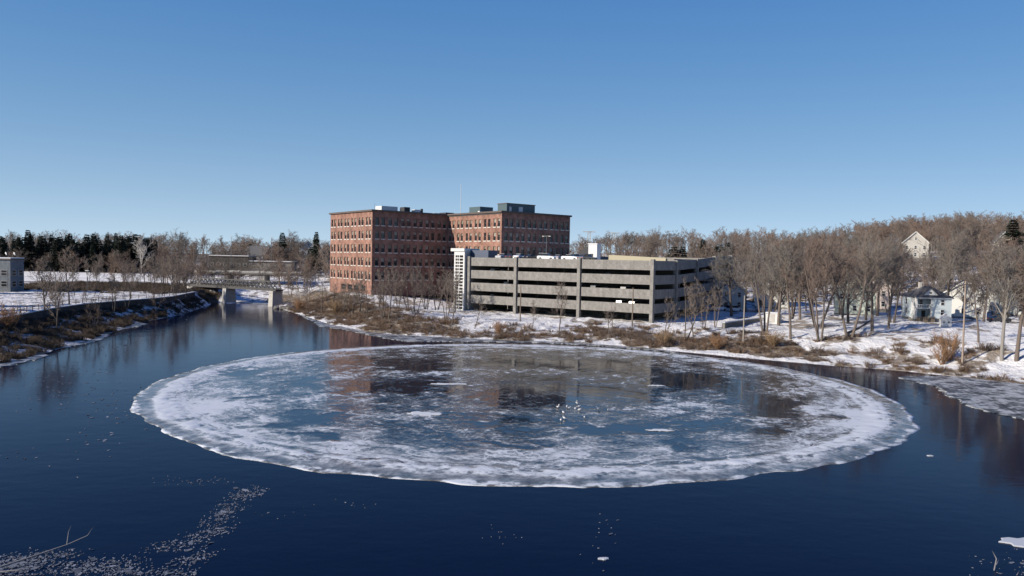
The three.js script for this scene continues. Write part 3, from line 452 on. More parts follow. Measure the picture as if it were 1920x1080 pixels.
{
  const b = flatBlock([-152.5, 4.6, -217.6], 0, 21, 6, 8.6, M.slate, 'gray blue flat roofed building with satellite dishes at the left edge', 2, 6, 1.8, 1.7);
  for (const [x, y, z] of [[8.6, 9.2, 1], [7.2, 9.2, 2.4], [9.4, 9.2, -1.4]]) { const p = mk('satellite_dish', cyl(0.05, 0.05, 1.2, 6, x, y, z), M.steel, b); const dg = new THREE.SphereGeometry(0.75, 14, 6, 0, 6.283, 0, 0.75); dg.rotateX(1.9); dg.rotateY(-0.7); dg.translate(x, y + 1.3, z); mk('dish', dg, M.white, p); }
  flatBlock([-150, 4.4, -205], 0, 16.5, 6, 3.4, M.white, 'low white annex with a snow covered roof at the left edge', 1, 4);
}
// ---------------------------------------------------------------- houses
function house(o) {
  const b = thing('house', o.label, 'house', o.pos, o.turn || 0), { w, d, h, rh } = o, wall = mat(...o.color, 0.85), trim = M.white, over = 0.45;
  mk('wall', bx(-w / 2, w / 2, -1.5, h, -d / 2, d / 2), wall, b); mk('foundation', bx(-w / 2 - 0.06, w / 2 + 0.06, -1.6, 0.25, -d / 2 - 0.06, d / 2 + 0.06), M.concreteIn, b);
  const R = o.roof || M.roofGray; let roof;
  if (o.hip) { const a = w / 2 + over, c = d / 2 + over, r = Math.max(0, w / 2 - d / 2 * 0.9), P = [[-a, h, -c], [a, h, -c], [a, h, c], [-a, h, c], [-r, h + rh, 0], [r, h + rh, 0]], I = [0, 4, 5, 0, 5, 1, 1, 5, 2, 2, 5, 4, 2, 4, 3, 3, 4, 0, 0, 1, 2, 0, 2, 3]; const pos = []; for (const i of I) pos.push(...P[i]); const g = new THREE.BufferGeometry(); g.setAttribute('position', new THREE.Float32BufferAttribute(pos, 3)); g.computeVertexNormals(); g.setAttribute('uv', new THREE.Float32BufferAttribute(new Float32Array(I.length * 2), 2)); roof = mk('roof', g, R, b); }
  else { // ridge along z (gable to the front)
    const s = rh / (w / 2), t = 0.22, sh = new THREE.Shape([[-w / 2 - over, h - over * s], [0, h + rh], [w / 2 + over, h - over * s], [w / 2 + over, h - over * s + t], [0, h + rh + t * 1.2], [-w / 2 - over, h - over * s + t]].map(p => new THREE.Vector2(...p))), g = new THREE.ExtrudeGeometry(sh, { depth: d + over * 2, bevelEnabled: false }); g.translate(0, 0, -d / 2 - over); roof = mk('roof', g, R, b);
    const gs = new THREE.Shape([[-w / 2, h], [w / 2, h], [0, h + rh - 0.02]].map(p => new THREE.Vector2(...p))); for (const z of [d / 2 - 0.2, -d / 2]) { const e = new THREE.ExtrudeGeometry(gs, { depth: 0.2, bevelEnabled: false }); e.translate(0, 0, z); mk('gable', e, wall, b); }
    for (const sx of [-1, 1]) mk('barge_board', bar([sx * (w / 2 + over), h - over * s + 0.05, d / 2 + over + 0.03], [0, h + rh + 0.05, d / 2 + over + 0.03], 0.06, 0.28), trim, roof);
    if (rh > 2) addWindow(b, 0.8, 1.0, [0, h + rh * 0.25, d / 2 + 0.085], 0, trim, null);
  }
  if (o.snow && !o.hip) { }
  const fl = Math.max(1, Math.floor(h / 2.7)), nf = Math.max(2, Math.round(w / 3)), ns = Math.max(2, Math.round(d / 3.2));
  for (let f = 0; f < fl; f++) { for (let i = 0; i < nf; i++) { if (f === 0 && i === 0) { const dr = mk('door', bx(-w / 2 + w / nf / 2 - 0.5, -w / 2 + w / nf / 2 + 0.5, 0.1, 2.2, d / 2, d / 2 + 0.06), M.wood, b); mk('handle', bx(-w / 2 + w / nf / 2 + 0.3, -w / 2 + w / nf / 2 + 0.4, 1.05, 1.15, d / 2 + 0.06, d / 2 + 0.14), M.steel, dr); } else addWindow(b, 0.95, 1.4, [-w / 2 + (i + 0.5) * w / nf, 0.9 + f * 2.75, d / 2 + 0.085], 0, trim, null); }
    for (let i = 0; i < ns; i++) for (const sx of [-1, 1]) addWindow(b, 0.95, 1.4, [sx * (w / 2 + 0.085), 0.9 + f * 2.75, -d / 2 + (i + 0.5) * d / ns], sx * quarter, trim, null); }
  if (o.chimney) mk('chimney', bx(o.chimney - 0.4, o.chimney + 0.4, h + rh * 0.3, h + rh + 1.0, -0.9, -0.1), M.brickDark, roof);
  return b;
}
const hg = (x, z, dy = 0) => [x, height(x, z) + dy, z];
house({ label: 'pale green two storey clapboard house behind the bank trees, left of the porch house', pos: [83.5, 4.5, -184.5], turn: -0.42, w: 9, d: 8.5, h: 6.0, rh: 3.4, color: [0.62, 0.68, 0.58], chimney: 1.2 });
house({ label: 'white house seen between the big trees, left of the pale green house', pos: hg(74, -216), turn: -0.3, w: 9, d: 10, h: 5.8, rh: 3.4, color: [0.72, 0.72, 0.68] });
house({ label: 'small white house behind the leaning trees next to the garage', pos: hg(62, -214), turn: -0.2, w: 7, d: 8, h: 5.4, rh: 2.8, color: [0.72, 0.71, 0.66] });
house({ label: 'cream house tucked between the pale green house and the porch house', pos: hg(97, -203), turn: -0.35, w: 7, d: 8, h: 6, rh: 3.2, color: [0.66, 0.56, 0.50] });
house({ label: 'white house standing right behind the utility pole', pos: hg(106, -178), turn: -0.5, w: 9, d: 8, h: 5.4, rh: 3.0, color: [0.74, 0.74, 0.70] });
house({ label: 'white house behind the twin trunk tree at the right edge', pos: hg(122, -184), turn: -0.3, w: 9, d: 9, h: 5.6, rh: 3.2, color: [0.72, 0.74, 0.68] });
house({ label: 'white gabled house high on the wooded hill at the right', pos: hg(159, -300, 1.0), turn: -0.5, w: 9, d: 9, h: 6.2, rh: 4.2, color: [0.50, 0.48, 0.44] });
house({ label: 'house with a small white gable near the hilltop at the right edge', pos: hg(196, -304, 1.0), turn: -0.4, w: 7, d: 8, h: 6, rh: 4, color: [0.48, 0.43, 0.36] });
house({ label: 'brown brick house with a hipped roof on the rise behind the garage', pos: hg(63, -268, 2.6), turn: 0.1, w: 10, d: 9, h: 4.2, rh: 4.2, color: [0.22, 0.14, 0.10], hip: true, roof: mat(0.16, 0.15, 0.15, 0.9), chimney: 2 });
house({ label: 'house with a dark pitched roof above the flat roofed buildings at the left', pos: hg(-131, -392, 3), turn: 1.2, w: 9, d: 13, h: 4.5, rh: 4.5, color: [0.20, 0.20, 0.22], roof: M.roofGray });
house({ label: 'pale house on the far slope to the left of the mill', pos: hg(-116, -430, 6), turn: 0.3, w: 9, d: 10, h: 4.5, rh: 3.5, color: [0.60, 0.60, 0.58] });
house({ label: 'small pale house among trees just left of the mill', pos: hg(-99, -402, 2), turn: -0.3, w: 8, d: 9, h: 4, rh: 3, color: [0.50, 0.48, 0.45] });
{ // house with the two storey porch
  const b = thing('porch_house', 'white two storey house with stacked porches and a gray hipped roof', 'house', [91.8, 4.6, -167.5], -0.08); b.scale.setScalar(0.8); const wm = mat(0.62, 0.70, 0.72, 0.85), h = 6.3;
  mk('wall', bx(-0.4, 4.6, 0.6, h, -5, 4.0), wm, b); mk('wall', bx(-4.6, -0.41, 0.6, h, -5, 1.2), wm, b); mk('foundation', bx(-4.5, 4.5, -1.4, 0.59, -4.9, 3.8), M.concreteIn, b);
  mk('porch_end_wall', bx(-4.6, -4.3, 0.4, h - 0.3, 1.21, 4.0), M.white, b); mk('porch_floor', bx(-4.3, -0.42, 0.3, 0.5, 1.21, 4.1), M.wood, b); mk('balcony_floor', bx(-4.28, -0.42, 3.2, 3.45, 1.21, 4.05), M.white, b);
  for (let i = 0; i < 9; i++) mk('baluster', bx(-4.15 + i * 0.44, -4.09 + i * 0.44, 3.45, 4.3, 3.9, 3.96), M.white, b); mk('railing', bx(-4.28, -0.42, 4.3, 4.4, 3.87, 3.99), M.white, b);
  mk('porch_post', bx(-0.75, -0.5, 0.5, 3.2, 3.75, 4.0), M.white, b); mk('porch_post', bx(-0.75, -0.5, 4.4, h - 0.3, 3.75, 4.0), M.white, b);
  mk('fascia', bx(-5.0, 5.0, h - 0.3, h + 0.05, 4.02, 4.35), M.white, b);
  for (const [x, y, z, t] of [[2.2, 1.5, 4.085, 0], [2.2, 4.2, 4.085, 0], [-2.2, 4.0, 1.285, 0], [-3.4, 1.3, 1.285, 0], [4.685, 1.5, 0, quarter], [4.685, 4.2, 0, quarter], [-4.685, 1.5, -2, -quarter], [-4.685, 4.2, -2, -quarter]]) addWindow(b, 1.0, 1.6, [x, y, z], t, M.white, null);
  const dr = mk('door', bx(-2.0, -1.0, 0.5, 2.6, 1.2, 1.26), M.dark, b); mk('handle', bx(-1.2, -1.1, 1.45, 1.55, 1.26, 1.34), M.steel, dr);
  const a = 5.05, c0 = -5.45, c1 = 4.5, P = [[-a, h, c0], [a, h, c0], [a, h, c1], [-a, h, c1], [-0.6, h + 3.1, -0.4], [0.6, h + 3.1, -0.4]], I = [0, 4, 5, 0, 5, 1, 1, 5, 2, 2, 5, 4, 2, 4, 3, 3, 4, 0, 0, 1, 2, 0, 2, 3], pos = []; for (const i of I) pos.push(...P[i]); const g = new THREE.BufferGeometry(); g.setAttribute('position', new THREE.Float32BufferAttribute(pos, 3)); g.computeVertexNormals(); g.setAttribute('uv', new THREE.Float32BufferAttribute(new Float32Array(I.length * 2), 2)); const roof = mk('roof', g, M.roofGray, b);
  const ds = new THREE.Shape([[-2.9, 0], [1.7, 0], [-0.6, 1.9]].map(p => new THREE.Vector2(...p))), dg = new THREE.ExtrudeGeometry(ds, { depth: 2.6, bevelEnabled: false }); dg.translate(-0.2, h + 0.55, 0.9); mk('dormer', dg, M.white, roof); mk('dormer_vent', bx(-1.1, -0.5, h + 1.0, h + 1.5, 3.5, 3.55), M.dark, roof);
  for (const sx of [[-2.9, -0.6], [1.7, -0.6]]) mk('dormer_roof', bar([sx[0] - 0.2, h + 0.5, 2.3], [-0.8, h + 2.55, 2.3], 2.9, 0.14), M.roofGray, roof);
  mk('chimney', bx(-1.6, -0.9, h + 1.5, h + 4.0, -2.2, -1.5), M.pale, roof);
  for (let i = 0; i < 9; i++) mk('hedge_slat', bx(-4.6 + i * 0.55, -4.2 + i * 0.55, -0.6, 1.0 + (i % 3) * 0.1, 4.3, 4.4), M.wood, b);
}
{ // playhouse
  const b = thing('playhouse', 'tiny white gabled playhouse on the lawn beside the porch house', 'playhouse', [84.8, height(84.8, -148), -148], -0.35); mk('wall', bx(-0.9, 0.9, 0, 1.6, -1, 1), M.white, b); const s = new THREE.Shape([[-1.1, 1.5], [1.1, 1.5], [0, 2.5]].map(p => new THREE.Vector2(...p))), g = new THREE.ExtrudeGeometry(s, { depth: 2.3, bevelEnabled: false }); g.translate(0, 0, -1.15); mk('roof', g, M.white, b); for (const x of [-0.42, 0.42]) addWindow(b, 0.5, 0.6, [x, 0.65, 1.085], 0, M.white, null); addWindow(b, 0.5, 0.6, [0.985, 0.65, 0], quarter, M.white, null);
}
// parked vehicles between garage and houses
car('white', true, hg(56, -205), 0.5, 'white car parked in the lot right of the garage, farthest left', 'cars in the lot beside the garage'); car('white', true, hg(60.5, -206), 0.4, 'white car parked in the lot right of the garage, second from the left', 'cars in the lot beside the garage'); car('silver', false, hg(67, -204), 1.4, 'silver car parked in the lot right of the garage, beside the big trees', 'cars in the lot beside the garage'); car('black', false, hg(103, -160), 0.2, 'black car parked on the snow right of the porch house', 'cars in the lot beside the garage'); car('gray', true, hg(112, -163), -0.3, 'gray car parked on the snow near the right edge', 'cars in the lot beside the garage');
// retaining walls
{
  const a = [44, -157], c = [57, -174], L = Math.hypot(c[0] - a[0], c[1] - a[1]), t = -Math.atan2(c[1] - a[1], c[0] - a[0]); const w = thing('retaining_wall', 'dark retaining wall with a snow cap right of the garage', 'wall', [a[0], 1.6, a[1]], t); mk('wall_face', bx(0, L, -1, 2.2, -0.3, 0.3), M.concreteIn, w); mk('snow_cap', bx(-0.1, L + 0.1, 2.2, 2.4, -0.45, 0.4), M.snow, w);
  const shed = thing('utility_shed', 'small white shed at the end of the dark retaining wall', 'shed', [58.8, height(58.8, -170), -170], -0.5); mk('wall', bx(-1.6, 1.6, -0.3, 2.0, -1.2, 1.2), M.white, shed); mk('roof', bx(-1.8, 1.8, 2.0, 2.2, -1.4, 1.4), M.snow, shed); mk('door', bx(-0.5, 0.5, 0, 1.8, 1.2, 1.26), M.pale, shed);
}
// left bank: curved wall and railing
{
  const pts = []; for (let z = -118; z >= -232; z -= 3) { let x = -60; for (let k = 0; k < 400; k++) { x -= 0.1; if (x < midLine(z) - 5 && sdAt(x, z) / wallOff(z) >= 0.99) break; } pts.push([x, z]); }
  const w = thing('river_wall', 'long curved stone wall along the top of the left bank', 'wall', [0, 0, 0]); const rail = thing('bank_railing', 'dark metal railing along the snowy path on the left bank', 'railing', [0, 0, 0]);
  for (let i = 0; i < pts.length - 1; i++) { const [x0, z0] = pts[i], [x1, z1] = pts[i + 1]; mk('wall_segment', bar([x0, 3.2, z0], [x1, 3.2, z1], 0.5, 2.1), M.stone, w); mk('cap_snow', bar([x0, 4.33, z0], [x1, 4.33, z1], 0.7, 0.16), M.snow, w); const dx = -0.5; mk('post', bx(x0 + dx - 0.05, x0 + dx + 0.05, 4.2, 5.5, z0 - 0.05, z0 + 0.05), M.dark, rail); for (const y of [4.75, 5.1, 5.45]) mk('rail', bar([x0 + dx, y, z0], [x1 + dx, y, z1], 0.06), M.dark, rail); }
}

// ---------------------------------------------------------------- trees
class TB { constructor() { this.p = []; this.n = []; this.i = []; }
  tube(pts, rs, sides) { // tapered tube through points, last ring may close to a tip
    const P = this.p, N = this.n, I = this.i; let base = P.length / 3; const U = new THREE.Vector3(), V = new THREE.Vector3(), D = new THREE.Vector3(), tmp = new THREE.Vector3();
    for (let k = 0; k < pts.length; k++) { D.copy(pts[Math.min(k + 1, pts.length - 1)]).sub(pts[Math.max(k - 1, 0)]).normalize(); U.set(Math.abs(D.y) > 0.9 ? 1 : 0, Math.abs(D.y) > 0.9 ? 0 : 1, 0).cross(D).normalize(); V.copy(D).cross(U);
      const tip = k === pts.length - 1 && rs[k] < 0.004; const m = tip ? 1 : sides;
      for (let s = 0; s < m; s++) { const a = s / sides * 6.2832; tmp.copy(U).multiplyScalar(Math.cos(a)).addScaledVector(V, Math.sin(a)); if (tip) { P.push(pts[k].x, pts[k].y, pts[k].z); N.push(D.x, D.y, D.z); } else { P.push(pts[k].x + tmp.x * rs[k], pts[k].y + tmp.y * rs[k], pts[k].z + tmp.z * rs[k]); N.push(tmp.x, tmp.y, tmp.z); } }
      if (k > 0) { const a0 = base - (0), prev = this._prev; for (let s = 0; s < sides; s++) { const s1 = (s + 1) % sides; if (tip) I.push(prev + s, prev + s1, P.length / 3 - 1); else { const c = P.length / 3 - sides; I.push(prev + s, prev + s1, c + s, prev + s1, c + s1, c + s); } } }
      this._prev = P.length / 3 - m; } }
  tri(a, b, c) { const k = this.p.length / 3; const n = new THREE.Vector3().subVectors(b, a).cross(new THREE.Vector3().subVectors(c, a)).normalize(); for (const v of [a, b, c]) { this.p.push(v.x, v.y, v.z); this.n.push(n.x, n.y, n.z); } this.i.push(k, k + 1, k + 2); }
  geo() { const g = new THREE.BufferGeometry(); g.setAttribute('position', new THREE.Float32BufferAttribute(this.p, 3)); g.setAttribute('normal', new THREE.Float32BufferAttribute(this.n, 3)); g.setAttribute('uv', new THREE.Float32BufferAttribute(new Float32Array(this.p.length / 3 * 2), 2)); g.setIndex(this.i); return g; } }
function bareTree(seed, o) { // unit: metres; returns trunk and crown geometry
  const R = rng(seed), trunk = new TB(), crown = new TB(), H = o.H, X = new THREE.Vector3(0, 1, 0);
  const rv = () => new THREE.Vector3(R() - 0.5, R() - 0.5, R() - 0.5);
  function limb(p0, dir, len, r0, r1, segs, wob, up, tb, sides) { const pts = [p0.clone()], rs = [r0], d = dir.clone(); let p = p0.clone(); for (let k = 1; k <= segs; k++) { d.addScaledVector(rv(), wob).addScaledVector(X, up).normalize(); p = p.clone().addScaledVector(d, len / segs); pts.push(p); rs.push(lerp(r0, r1, k / segs)); } tb.tube(pts, rs, sides); return pts; }
  const at = (pts, t) => { const f = t * (pts.length - 1), k = Math.min(pts.length - 2, Math.floor(f)); return [pts[k].clone().lerp(pts[k + 1], f - k), pts[k + 1].clone().sub(pts[k]).normalize()]; };
  const off = (d, ang) => { const q = rv().cross(d).normalize(); return d.clone().multiplyScalar(Math.cos(ang)).addScaledVector(q, Math.sin(ang)).normalize(); };
  const stems = o.stems || 1;
  for (let s = 0; s < stems; s++) {
    const a = R() * 6.28, lean = (o.lean || 0.04) + (stems > 1 ? 0.14 : 0), d0 = new THREE.Vector3(Math.cos(a) * lean, 1, Math.sin(a) * lean).normalize(), r0 = o.r * (stems > 1 ? 0.8 : 1);
    const p0 = new THREE.Vector3(Math.cos(a) * (stems > 1 ? o.r * 1.3 : 0), -0.4, Math.sin(a) * (stems > 1 ? o.r * 1.3 : 0));
    const main = limb(p0, d0, H * (o.trunk || 0.74), r0, r0 * 0.28, 9, 0.10, 0.03, trunk, 8);
    const nl = Math.round(o.limbs / stems);
    for (let i = 0; i < nl; i++) {
      const t = lerp(o.low || 0.33, 1, (i + R() * 0.7) / nl), [p, d] = at(main, Math.min(1, t)); const len = H * (o.spread || 0.36) * lerp(1.05, 0.6, t) * (0.8 + 0.4 * R()); const rr = r0 * lerp(0.5, 0.22, t);
      const dir = off(d, lerp(0.95, 0.4, t) * (0.8 + 0.4 * R())); if (dir.y < 0.15) dir.y = 0.15 + R() * 0.3;
      const L1 = limb(p, dir.normalize(), len, rr, rr * 0.25, 5, 0.22, 0.10, trunk, 5);
      for (let j = 0; j < o.n2; j++) { const [q, e] = at(L1, 0.2 + 0.8 * (j + R()) / o.n2), l2 = len * (0.30 + 0.22 * R()); const L2 = limb(q, off(e, 0.5 + 0.4 * R()), l2, rr * 0.3, rr * 0.1, 3, 0.25, 0.10, crown, 4);
        for (let k = 0; k < o.n3; k++) { const [u, f] = at(L2, 0.15 + 0.85 * (k + R()) / o.n3), l3 = l2 * (0.38 + 0.25 * R()); const L3 = limb(u, off(f, 0.5 + 0.5 * R()), l3, o.tw * 1.7, o.tw * 0.9, 2, 0.3, 0.08, crown, 3);
          for (let m = 0; m < o.n4; m++) { const [v, g] = at(L3, 0.1 + 0.9 * (m + R()) / o.n4); const l4 = l3 * (0.5 + 0.4 * R()), e4 = v.clone().addScaledVector(off(g, 0.4 + 0.5 * R()).addScaledVector(X, 0.12), l4); crown.tube([v, e4], [o.tw, 0.001], 3); } } } }
  }
  return [trunk.geo(), crown.geo()];
}
function conifer(seed, H, w, dens = 1) { const R = rng(seed), trunk = new TB(), crown = new TB(), V = (x, y, z) => new THREE.Vector3(x, y, z); trunk.tube([V(0, -0.4, 0), V(0, H * 0.5, 0), V(0, H * 0.98, 0)], [0.025 * H, 0.014 * H, 0.03], 6);
  const nw = Math.round(H * 2.0 * dens); for (let k = 0; k < nw; k++) { const t = 0.08 + 0.92 * (k + R() * 0.8) / nw, y = H * Math.min(1, t), L = w * Math.pow(Math.max(0, 1 - t), 0.75) * (0.65 + 0.55 * R()) + 0.25, nb = 6 + (R() * 3 | 0); const ph = R() * 6.28;
    for (let b = 0; b < nb; b++) { const a = ph + b / nb * 6.28 + R() * 0.5, l = L * (0.7 + 0.45 * R()), c = Math.cos(a), s = Math.sin(a), dr = -0.18 + 0.3 * t; const tip = V(c * l, y + dr * l, s * l); trunk.tube([V(0, y, 0), tip], [0.03 + 0.02 * (1 - t), 0.001], 3);
      const n = 8 + Math.round(l * 7); for (let i = 0; i < n; i++) { const q = 0.2 + 0.8 * (i + R()) / n, bx0 = V(c * l * q, y + dr * l * q, s * l * q), sp = 0.30 + 0.34 * (1 - q) * Math.min(1.6, l), sd = R() < 0.5 ? -1 : 1; const out = V(c * 0.7 - s * sd, (R() - 0.5) * 1.6, s * 0.7 + c * sd).multiplyScalar(sp + 0.1), wv = V(c, 0.4 * (R() - 0.5), s).multiplyScalar(0.17 + 0.14 * R()); crown.tri(bx0.clone().sub(wv), bx0.clone().add(wv), bx0.clone().add(out)); } } }
  return [trunk.geo(), crown.geo()]; }
const bark = mat(0.155, 0.125, 0.105, 0.95), barkDark = mat(0.09, 0.075, 0.065, 0.95), twig = mat(0.21, 0.17, 0.14, 0.95), twigGray = mat(0.20, 0.18, 0.16, 0.95), twigDark = mat(0.13, 0.105, 0.09, 0.95), twigRed = mat(0.19, 0.14, 0.115, 0.95), birch = mat(0.62, 0.58, 0.53, 0.9), needle = mat(0.040, 0.062, 0.038, 0.95), needleDark = mat(0.034, 0.048, 0.034, 0.95), tan = mat(0.30, 0.20, 0.11, 0.95), orange = mat(0.29, 0.165, 0.085, 0.95);
function treeProto(name, geos, tm, cm, label, category = 'tree') { const t = new THREE.Group(); t.name = name; mk('trunk', geos[0], tm, t); mk('crown', geos[1], cm, t); t.userData = { label, category }; return t; }
const BIG = [[11, { H: 20, r: 0.34, limbs: 11, n2: 7, n3: 6, n4: 5, tw: 0.024 }], [12, { H: 20, r: 0.32, limbs: 12, n2: 7, n3: 6, n4: 5, tw: 0.024, stems: 2, low: 0.4 }], [13, { H: 20, r: 0.30, limbs: 13, n2: 7, n3: 6, n4: 5, tw: 0.024, stems: 3, low: 0.42 }], [14, { H: 20, r: 0.28, limbs: 12, n2: 7, n3: 6, n4: 5, tw: 0.024, low: 0.45, spread: 0.32 }], [15, { H: 20, r: 0.36, limbs: 12, n2: 7, n3: 6, n4: 5, tw: 0.024, low: 0.25, spread: 0.42 }]].map(a => bareTree(...a));
const MID = [[21, { H: 16, r: 0.22, limbs: 9, n2: 6, n3: 5, n4: 4, tw: 0.030 }], [22, { H: 16, r: 0.20, limbs: 9, n2: 6, n3: 5, n4: 4, tw: 0.030, stems: 2 }], [23, { H: 16, r: 0.22, limbs: 10, n2: 6, n3: 5, n4: 4, tw: 0.030, low: 0.22, spread: 0.42 }], [24, { H: 16, r: 0.2, limbs: 9, n2: 6, n3: 5, n4: 4, tw: 0.030, low: 0.4, spread: 0.3 }]].map(a => bareTree(...a));
const THIN = [[31, { H: 10, r: 0.10, limbs: 8, n2: 5, n3: 4, n4: 3, tw: 0.016, low: 0.3, spread: 0.3 }], [32, { H: 10, r: 0.09, limbs: 8, n2: 5, n3: 4, n4: 3, tw: 0.016, stems: 3, low: 0.3, spread: 0.26 }], [33, { H: 10, r: 0.11, limbs: 7, n2: 5, n3: 4, n4: 3, tw: 0.016, stems: 2, low: 0.35, spread: 0.3, lean: 0.2 }]].map(a => bareTree(...a));
const TR = rng(99);
function plant(set, k, x, z, h, label, group, tm = bark, cm = twig, name = 'bare_tree', wide = 1) { const base = set === BIG ? 20 : set === MID ? 16 : 10, s = h / base, t = treeProto(name, set[k % set.length], tm, cm, label); t.name = numbered(name); t.position.set(x, height(x, z), z); t.rotation.y = TR() * 6.28; t.scale.set(s * wide, s, s * wide); if (group) t.userData.group = group; scene.add(t); return t; }
// big trees on the right bank
const rb = 'tall bare trees on the right bank';
for (const [k, x, z, h, l] of [[2, 50.1, -149.4, 19, 'tall bare tree with several leaning trunks next to the dark retaining wall'], [0, 57.5, -162.9, 19.5, 'tall bare tree standing behind the leaning trunks near the retaining wall'], [3, 52, -140.8, 20.4, 'straight single trunk bare tree standing alone at the top of the brown bank'], [2, 56.4, -138, 20.4, 'three stemmed bare tree in front of the pale green house'], [1, 61.6, -137.8, 20, 'twin trunk bare tree just right of the three stemmed one'], [0, 69.4, -145.6, 19, 'tall bare tree at the upper end of the fallen trunk'], [4, 66.2, -173.7, 18, 'spreading bare tree left of the pale green house'], [3, 75.2, -150.9, 18.7, 'tall bare tree left of the porch house'], [0, 86.0, -178, 20, 'tall bare tree behind the porch house'], [4, 98.5, -172, 20, 'wide bare tree on the right of the porch house roof'], [3, 78.7, -127.4, 12.7, 'slim bare tree on the lawn right of the orange bush'], [0, 76.0, -117.0, 17.5, 'pale barked left trunk of the pair near the right edge'], [3, 77.6, -116.0, 18.8, 'darker right trunk of the pair near the right edge'], [1, 110.8, -170, 20, 'tall bare tree behind the lawn at the right edge, nearest one'], [4, 113, -192, 20.5, 'wide bare tree behind the white houses at the right edge'], [0, 118, -166, 21, 'outermost tall bare tree at the right edge']]) plant(BIG, k, x, z, h, l, rb, z > -118 && x < 77 ? mat(0.27, 0.25, 0.225, 0.95) : bark, [twig, twigGray, twigRed, twigDark, twigGray][(k * 3 + Math.round(x)) % 5], 'bare_tree', 0.85 + 0.4 * TR());
// small trees on the bank in front of the garage and the mill
const sb = 'small bare trees on the bank below the garage';
for (const [k, x, z, h, l] of [[2, 33.5, -146.1, 14, 'pale crooked bare tree at the right corner of the garage'], [0, 36.5, -151.6, 12, 'slender bare tree right beside the garage corner'], [1, 39.4, -154.9, 10.7, 'multi stemmed bare tree in the shade right of the garage'], [2, 29.2, -147, 9.8, 'thin leaning tree in front of the right garage bay'], [0, 9.7, -154.3, 13, 'bare tree in front of the middle garage bay'], [1, 19.8, -151, 8, 'forked low tree in front of the middle right garage column'], [0, 4.4, -160.8, 7.5, 'small bare tree in front of the left middle garage column'], [2, -8.1, -163.3, 7, 'leaning forked sapling below the white stair tower'], [1, 43, -160, 11, 'multi stemmed bare tree by the garage side wall'], [1, -30.2, -176, 15, 'multi stemmed bare tree in front of the dark mill wall'], [0, -28.4, -174.6, 14.5, 'slim bare tree in front of the dark mill wall'], [2, -22.8, -180.9, 11.5, 'leaning bare tree on the snowy slope below the mill'], [1, -15, -172.3, 14, 'multi stemmed bare tree just left of the white stair tower'], [0, -13.2, -168, 14, 'slim bare tree just left of the white stair tower'], [1, -40.8, -193.6, 11, 'multi stemmed bare tree below the lit mill wall'], [2, -33.7, -178, 13, 'leaning bare tree below the mill corner'], [0, -51, -203, 11, 'bare tree on the bank left of the lit mill wall'], [1, -60, -222, 10.5, 'brownish bare tree near the bridge abutment'], [0, -64, -236, 10, 'bare tree right of the bridge abutment'], [1, -22, -196, 12, 'bare tree close to the dark mill wall'], [0, -17, -205, 12, 'bare tree between the mill and the stair tower']]) plant(THIN, k, x, z, h, l, sb, bark, twig, 'bare_tree', 1.15);
{ const R = rng(404); for (let i = 0; i < 14; i++) { const t = (i + R()) / 14, x = lerp(-50, -12, t) + 3 * (R() - 0.5), z = lerp(-205, -190, t) + 12 * (R() - 0.5) + (t > 0.5 ? -4 : 6); plant(THIN, i, x, z, 8 + 6 * R(), 'slender bare tree in the thicket at the foot of the mill', 'thicket of bare trees at the foot of the mill', i % 2 ? bark : barkDark, i % 3 ? twig : twigGray, 'bare_tree', 1.0 + 0.4 * R()); } }
// left bank trees
const lb = 'bare trees on the left bank';
for (const [set, k, x, z, h, l] of [[MID, 2, -90.0, -146, 12, 'bushy bare tree on the left bank in front of the railing'], [MID, 0, -97.2, -166.4, 13, 'bare tree with a straight trunk behind the left railing'], [THIN, 1, -92.2, -165.1, 8.7, 'small bare tree below the left river wall'], [THIN, 2, -91.5, -180, 9, 'crooked bare tree leaning over the left river wall'], [MID, 1, -99, -196.9, 10, 'bare tree on the snowy lawn above the left wall'], [THIN, 0, -94.2, -199.9, 8, 'thin bare tree by the railing near the truss bridge'], [MID, 2, -92.8, -208, 11, 'spreading bare tree at the left end of the truss bridge'], [MID, 3, -92.0, -214, 11.5, 'tall bare tree beside the truss bridge, left side'], [MID, 1, -103, -230, 12, 'brown bare tree left of the truss bridge'], [MID, 0, -112, -238, 12, 'brown bare tree farther left of the truss bridge'], [THIN, 1, -110, -190, 8, 'thin bare tree standing on the snowy lawn at the left'], [MID, 2, -121, -262, 11, 'bare tree on the snowy field left of the bridge'], [THIN, 0, -128, -250, 9, 'thin bare tree on the snowy field at the left'], [MID, 0, -140, -280, 9, 'small bare tree in front of the long snowy slope'], [MID, 3, -125, -228, 10, 'bare tree left of the short lamp on the left field'], [MID, 2, -134, -246, 10, 'wide bare tree in the brown field at the left'], [MID, 1, -146, -262, 11, 'twin trunk bare tree in the brown field at the left'], [MID, 0, -117, -285, 11, 'bare tree in front of the road bridge, left end'], [THIN, 1, -106, -246, 10, 'multi stemmed bare tree behind the left end of the truss bridge'], [MID, 3, -152, -244, 10, 'bare tree beside the gray blue building'], [MID, 2, -84, -140, 10, 'spreading bare tree on the brushy slope of the left bank'], [THIN, 1, -83.5, -152, 8, 'multi stemmed bare tree near the water on the left bank'], [MID, 1, -90.5, -172, 10, 'twin trunk bare tree below the middle of the left wall'], [THIN, 1, -88, -188, 9, 'multi stemmed bare tree by the water at the bend of the left bank'], [MID, 3, -90, -203, 9, 'bare tree overhanging the water near the truss bridge'], [THIN, 2, -87, -124, 8, 'small brown bare tree on the nearest part of the left bank']]) plant(set, k, x, z, h, l, lb, barkDark, set === THIN ? twigRed : twig);
plant(MID, 2, -158.6, -324.4, 16, 'pale white birch tree standing out against the dark woods', null, birch, birch, 'birch_tree', 0.9);
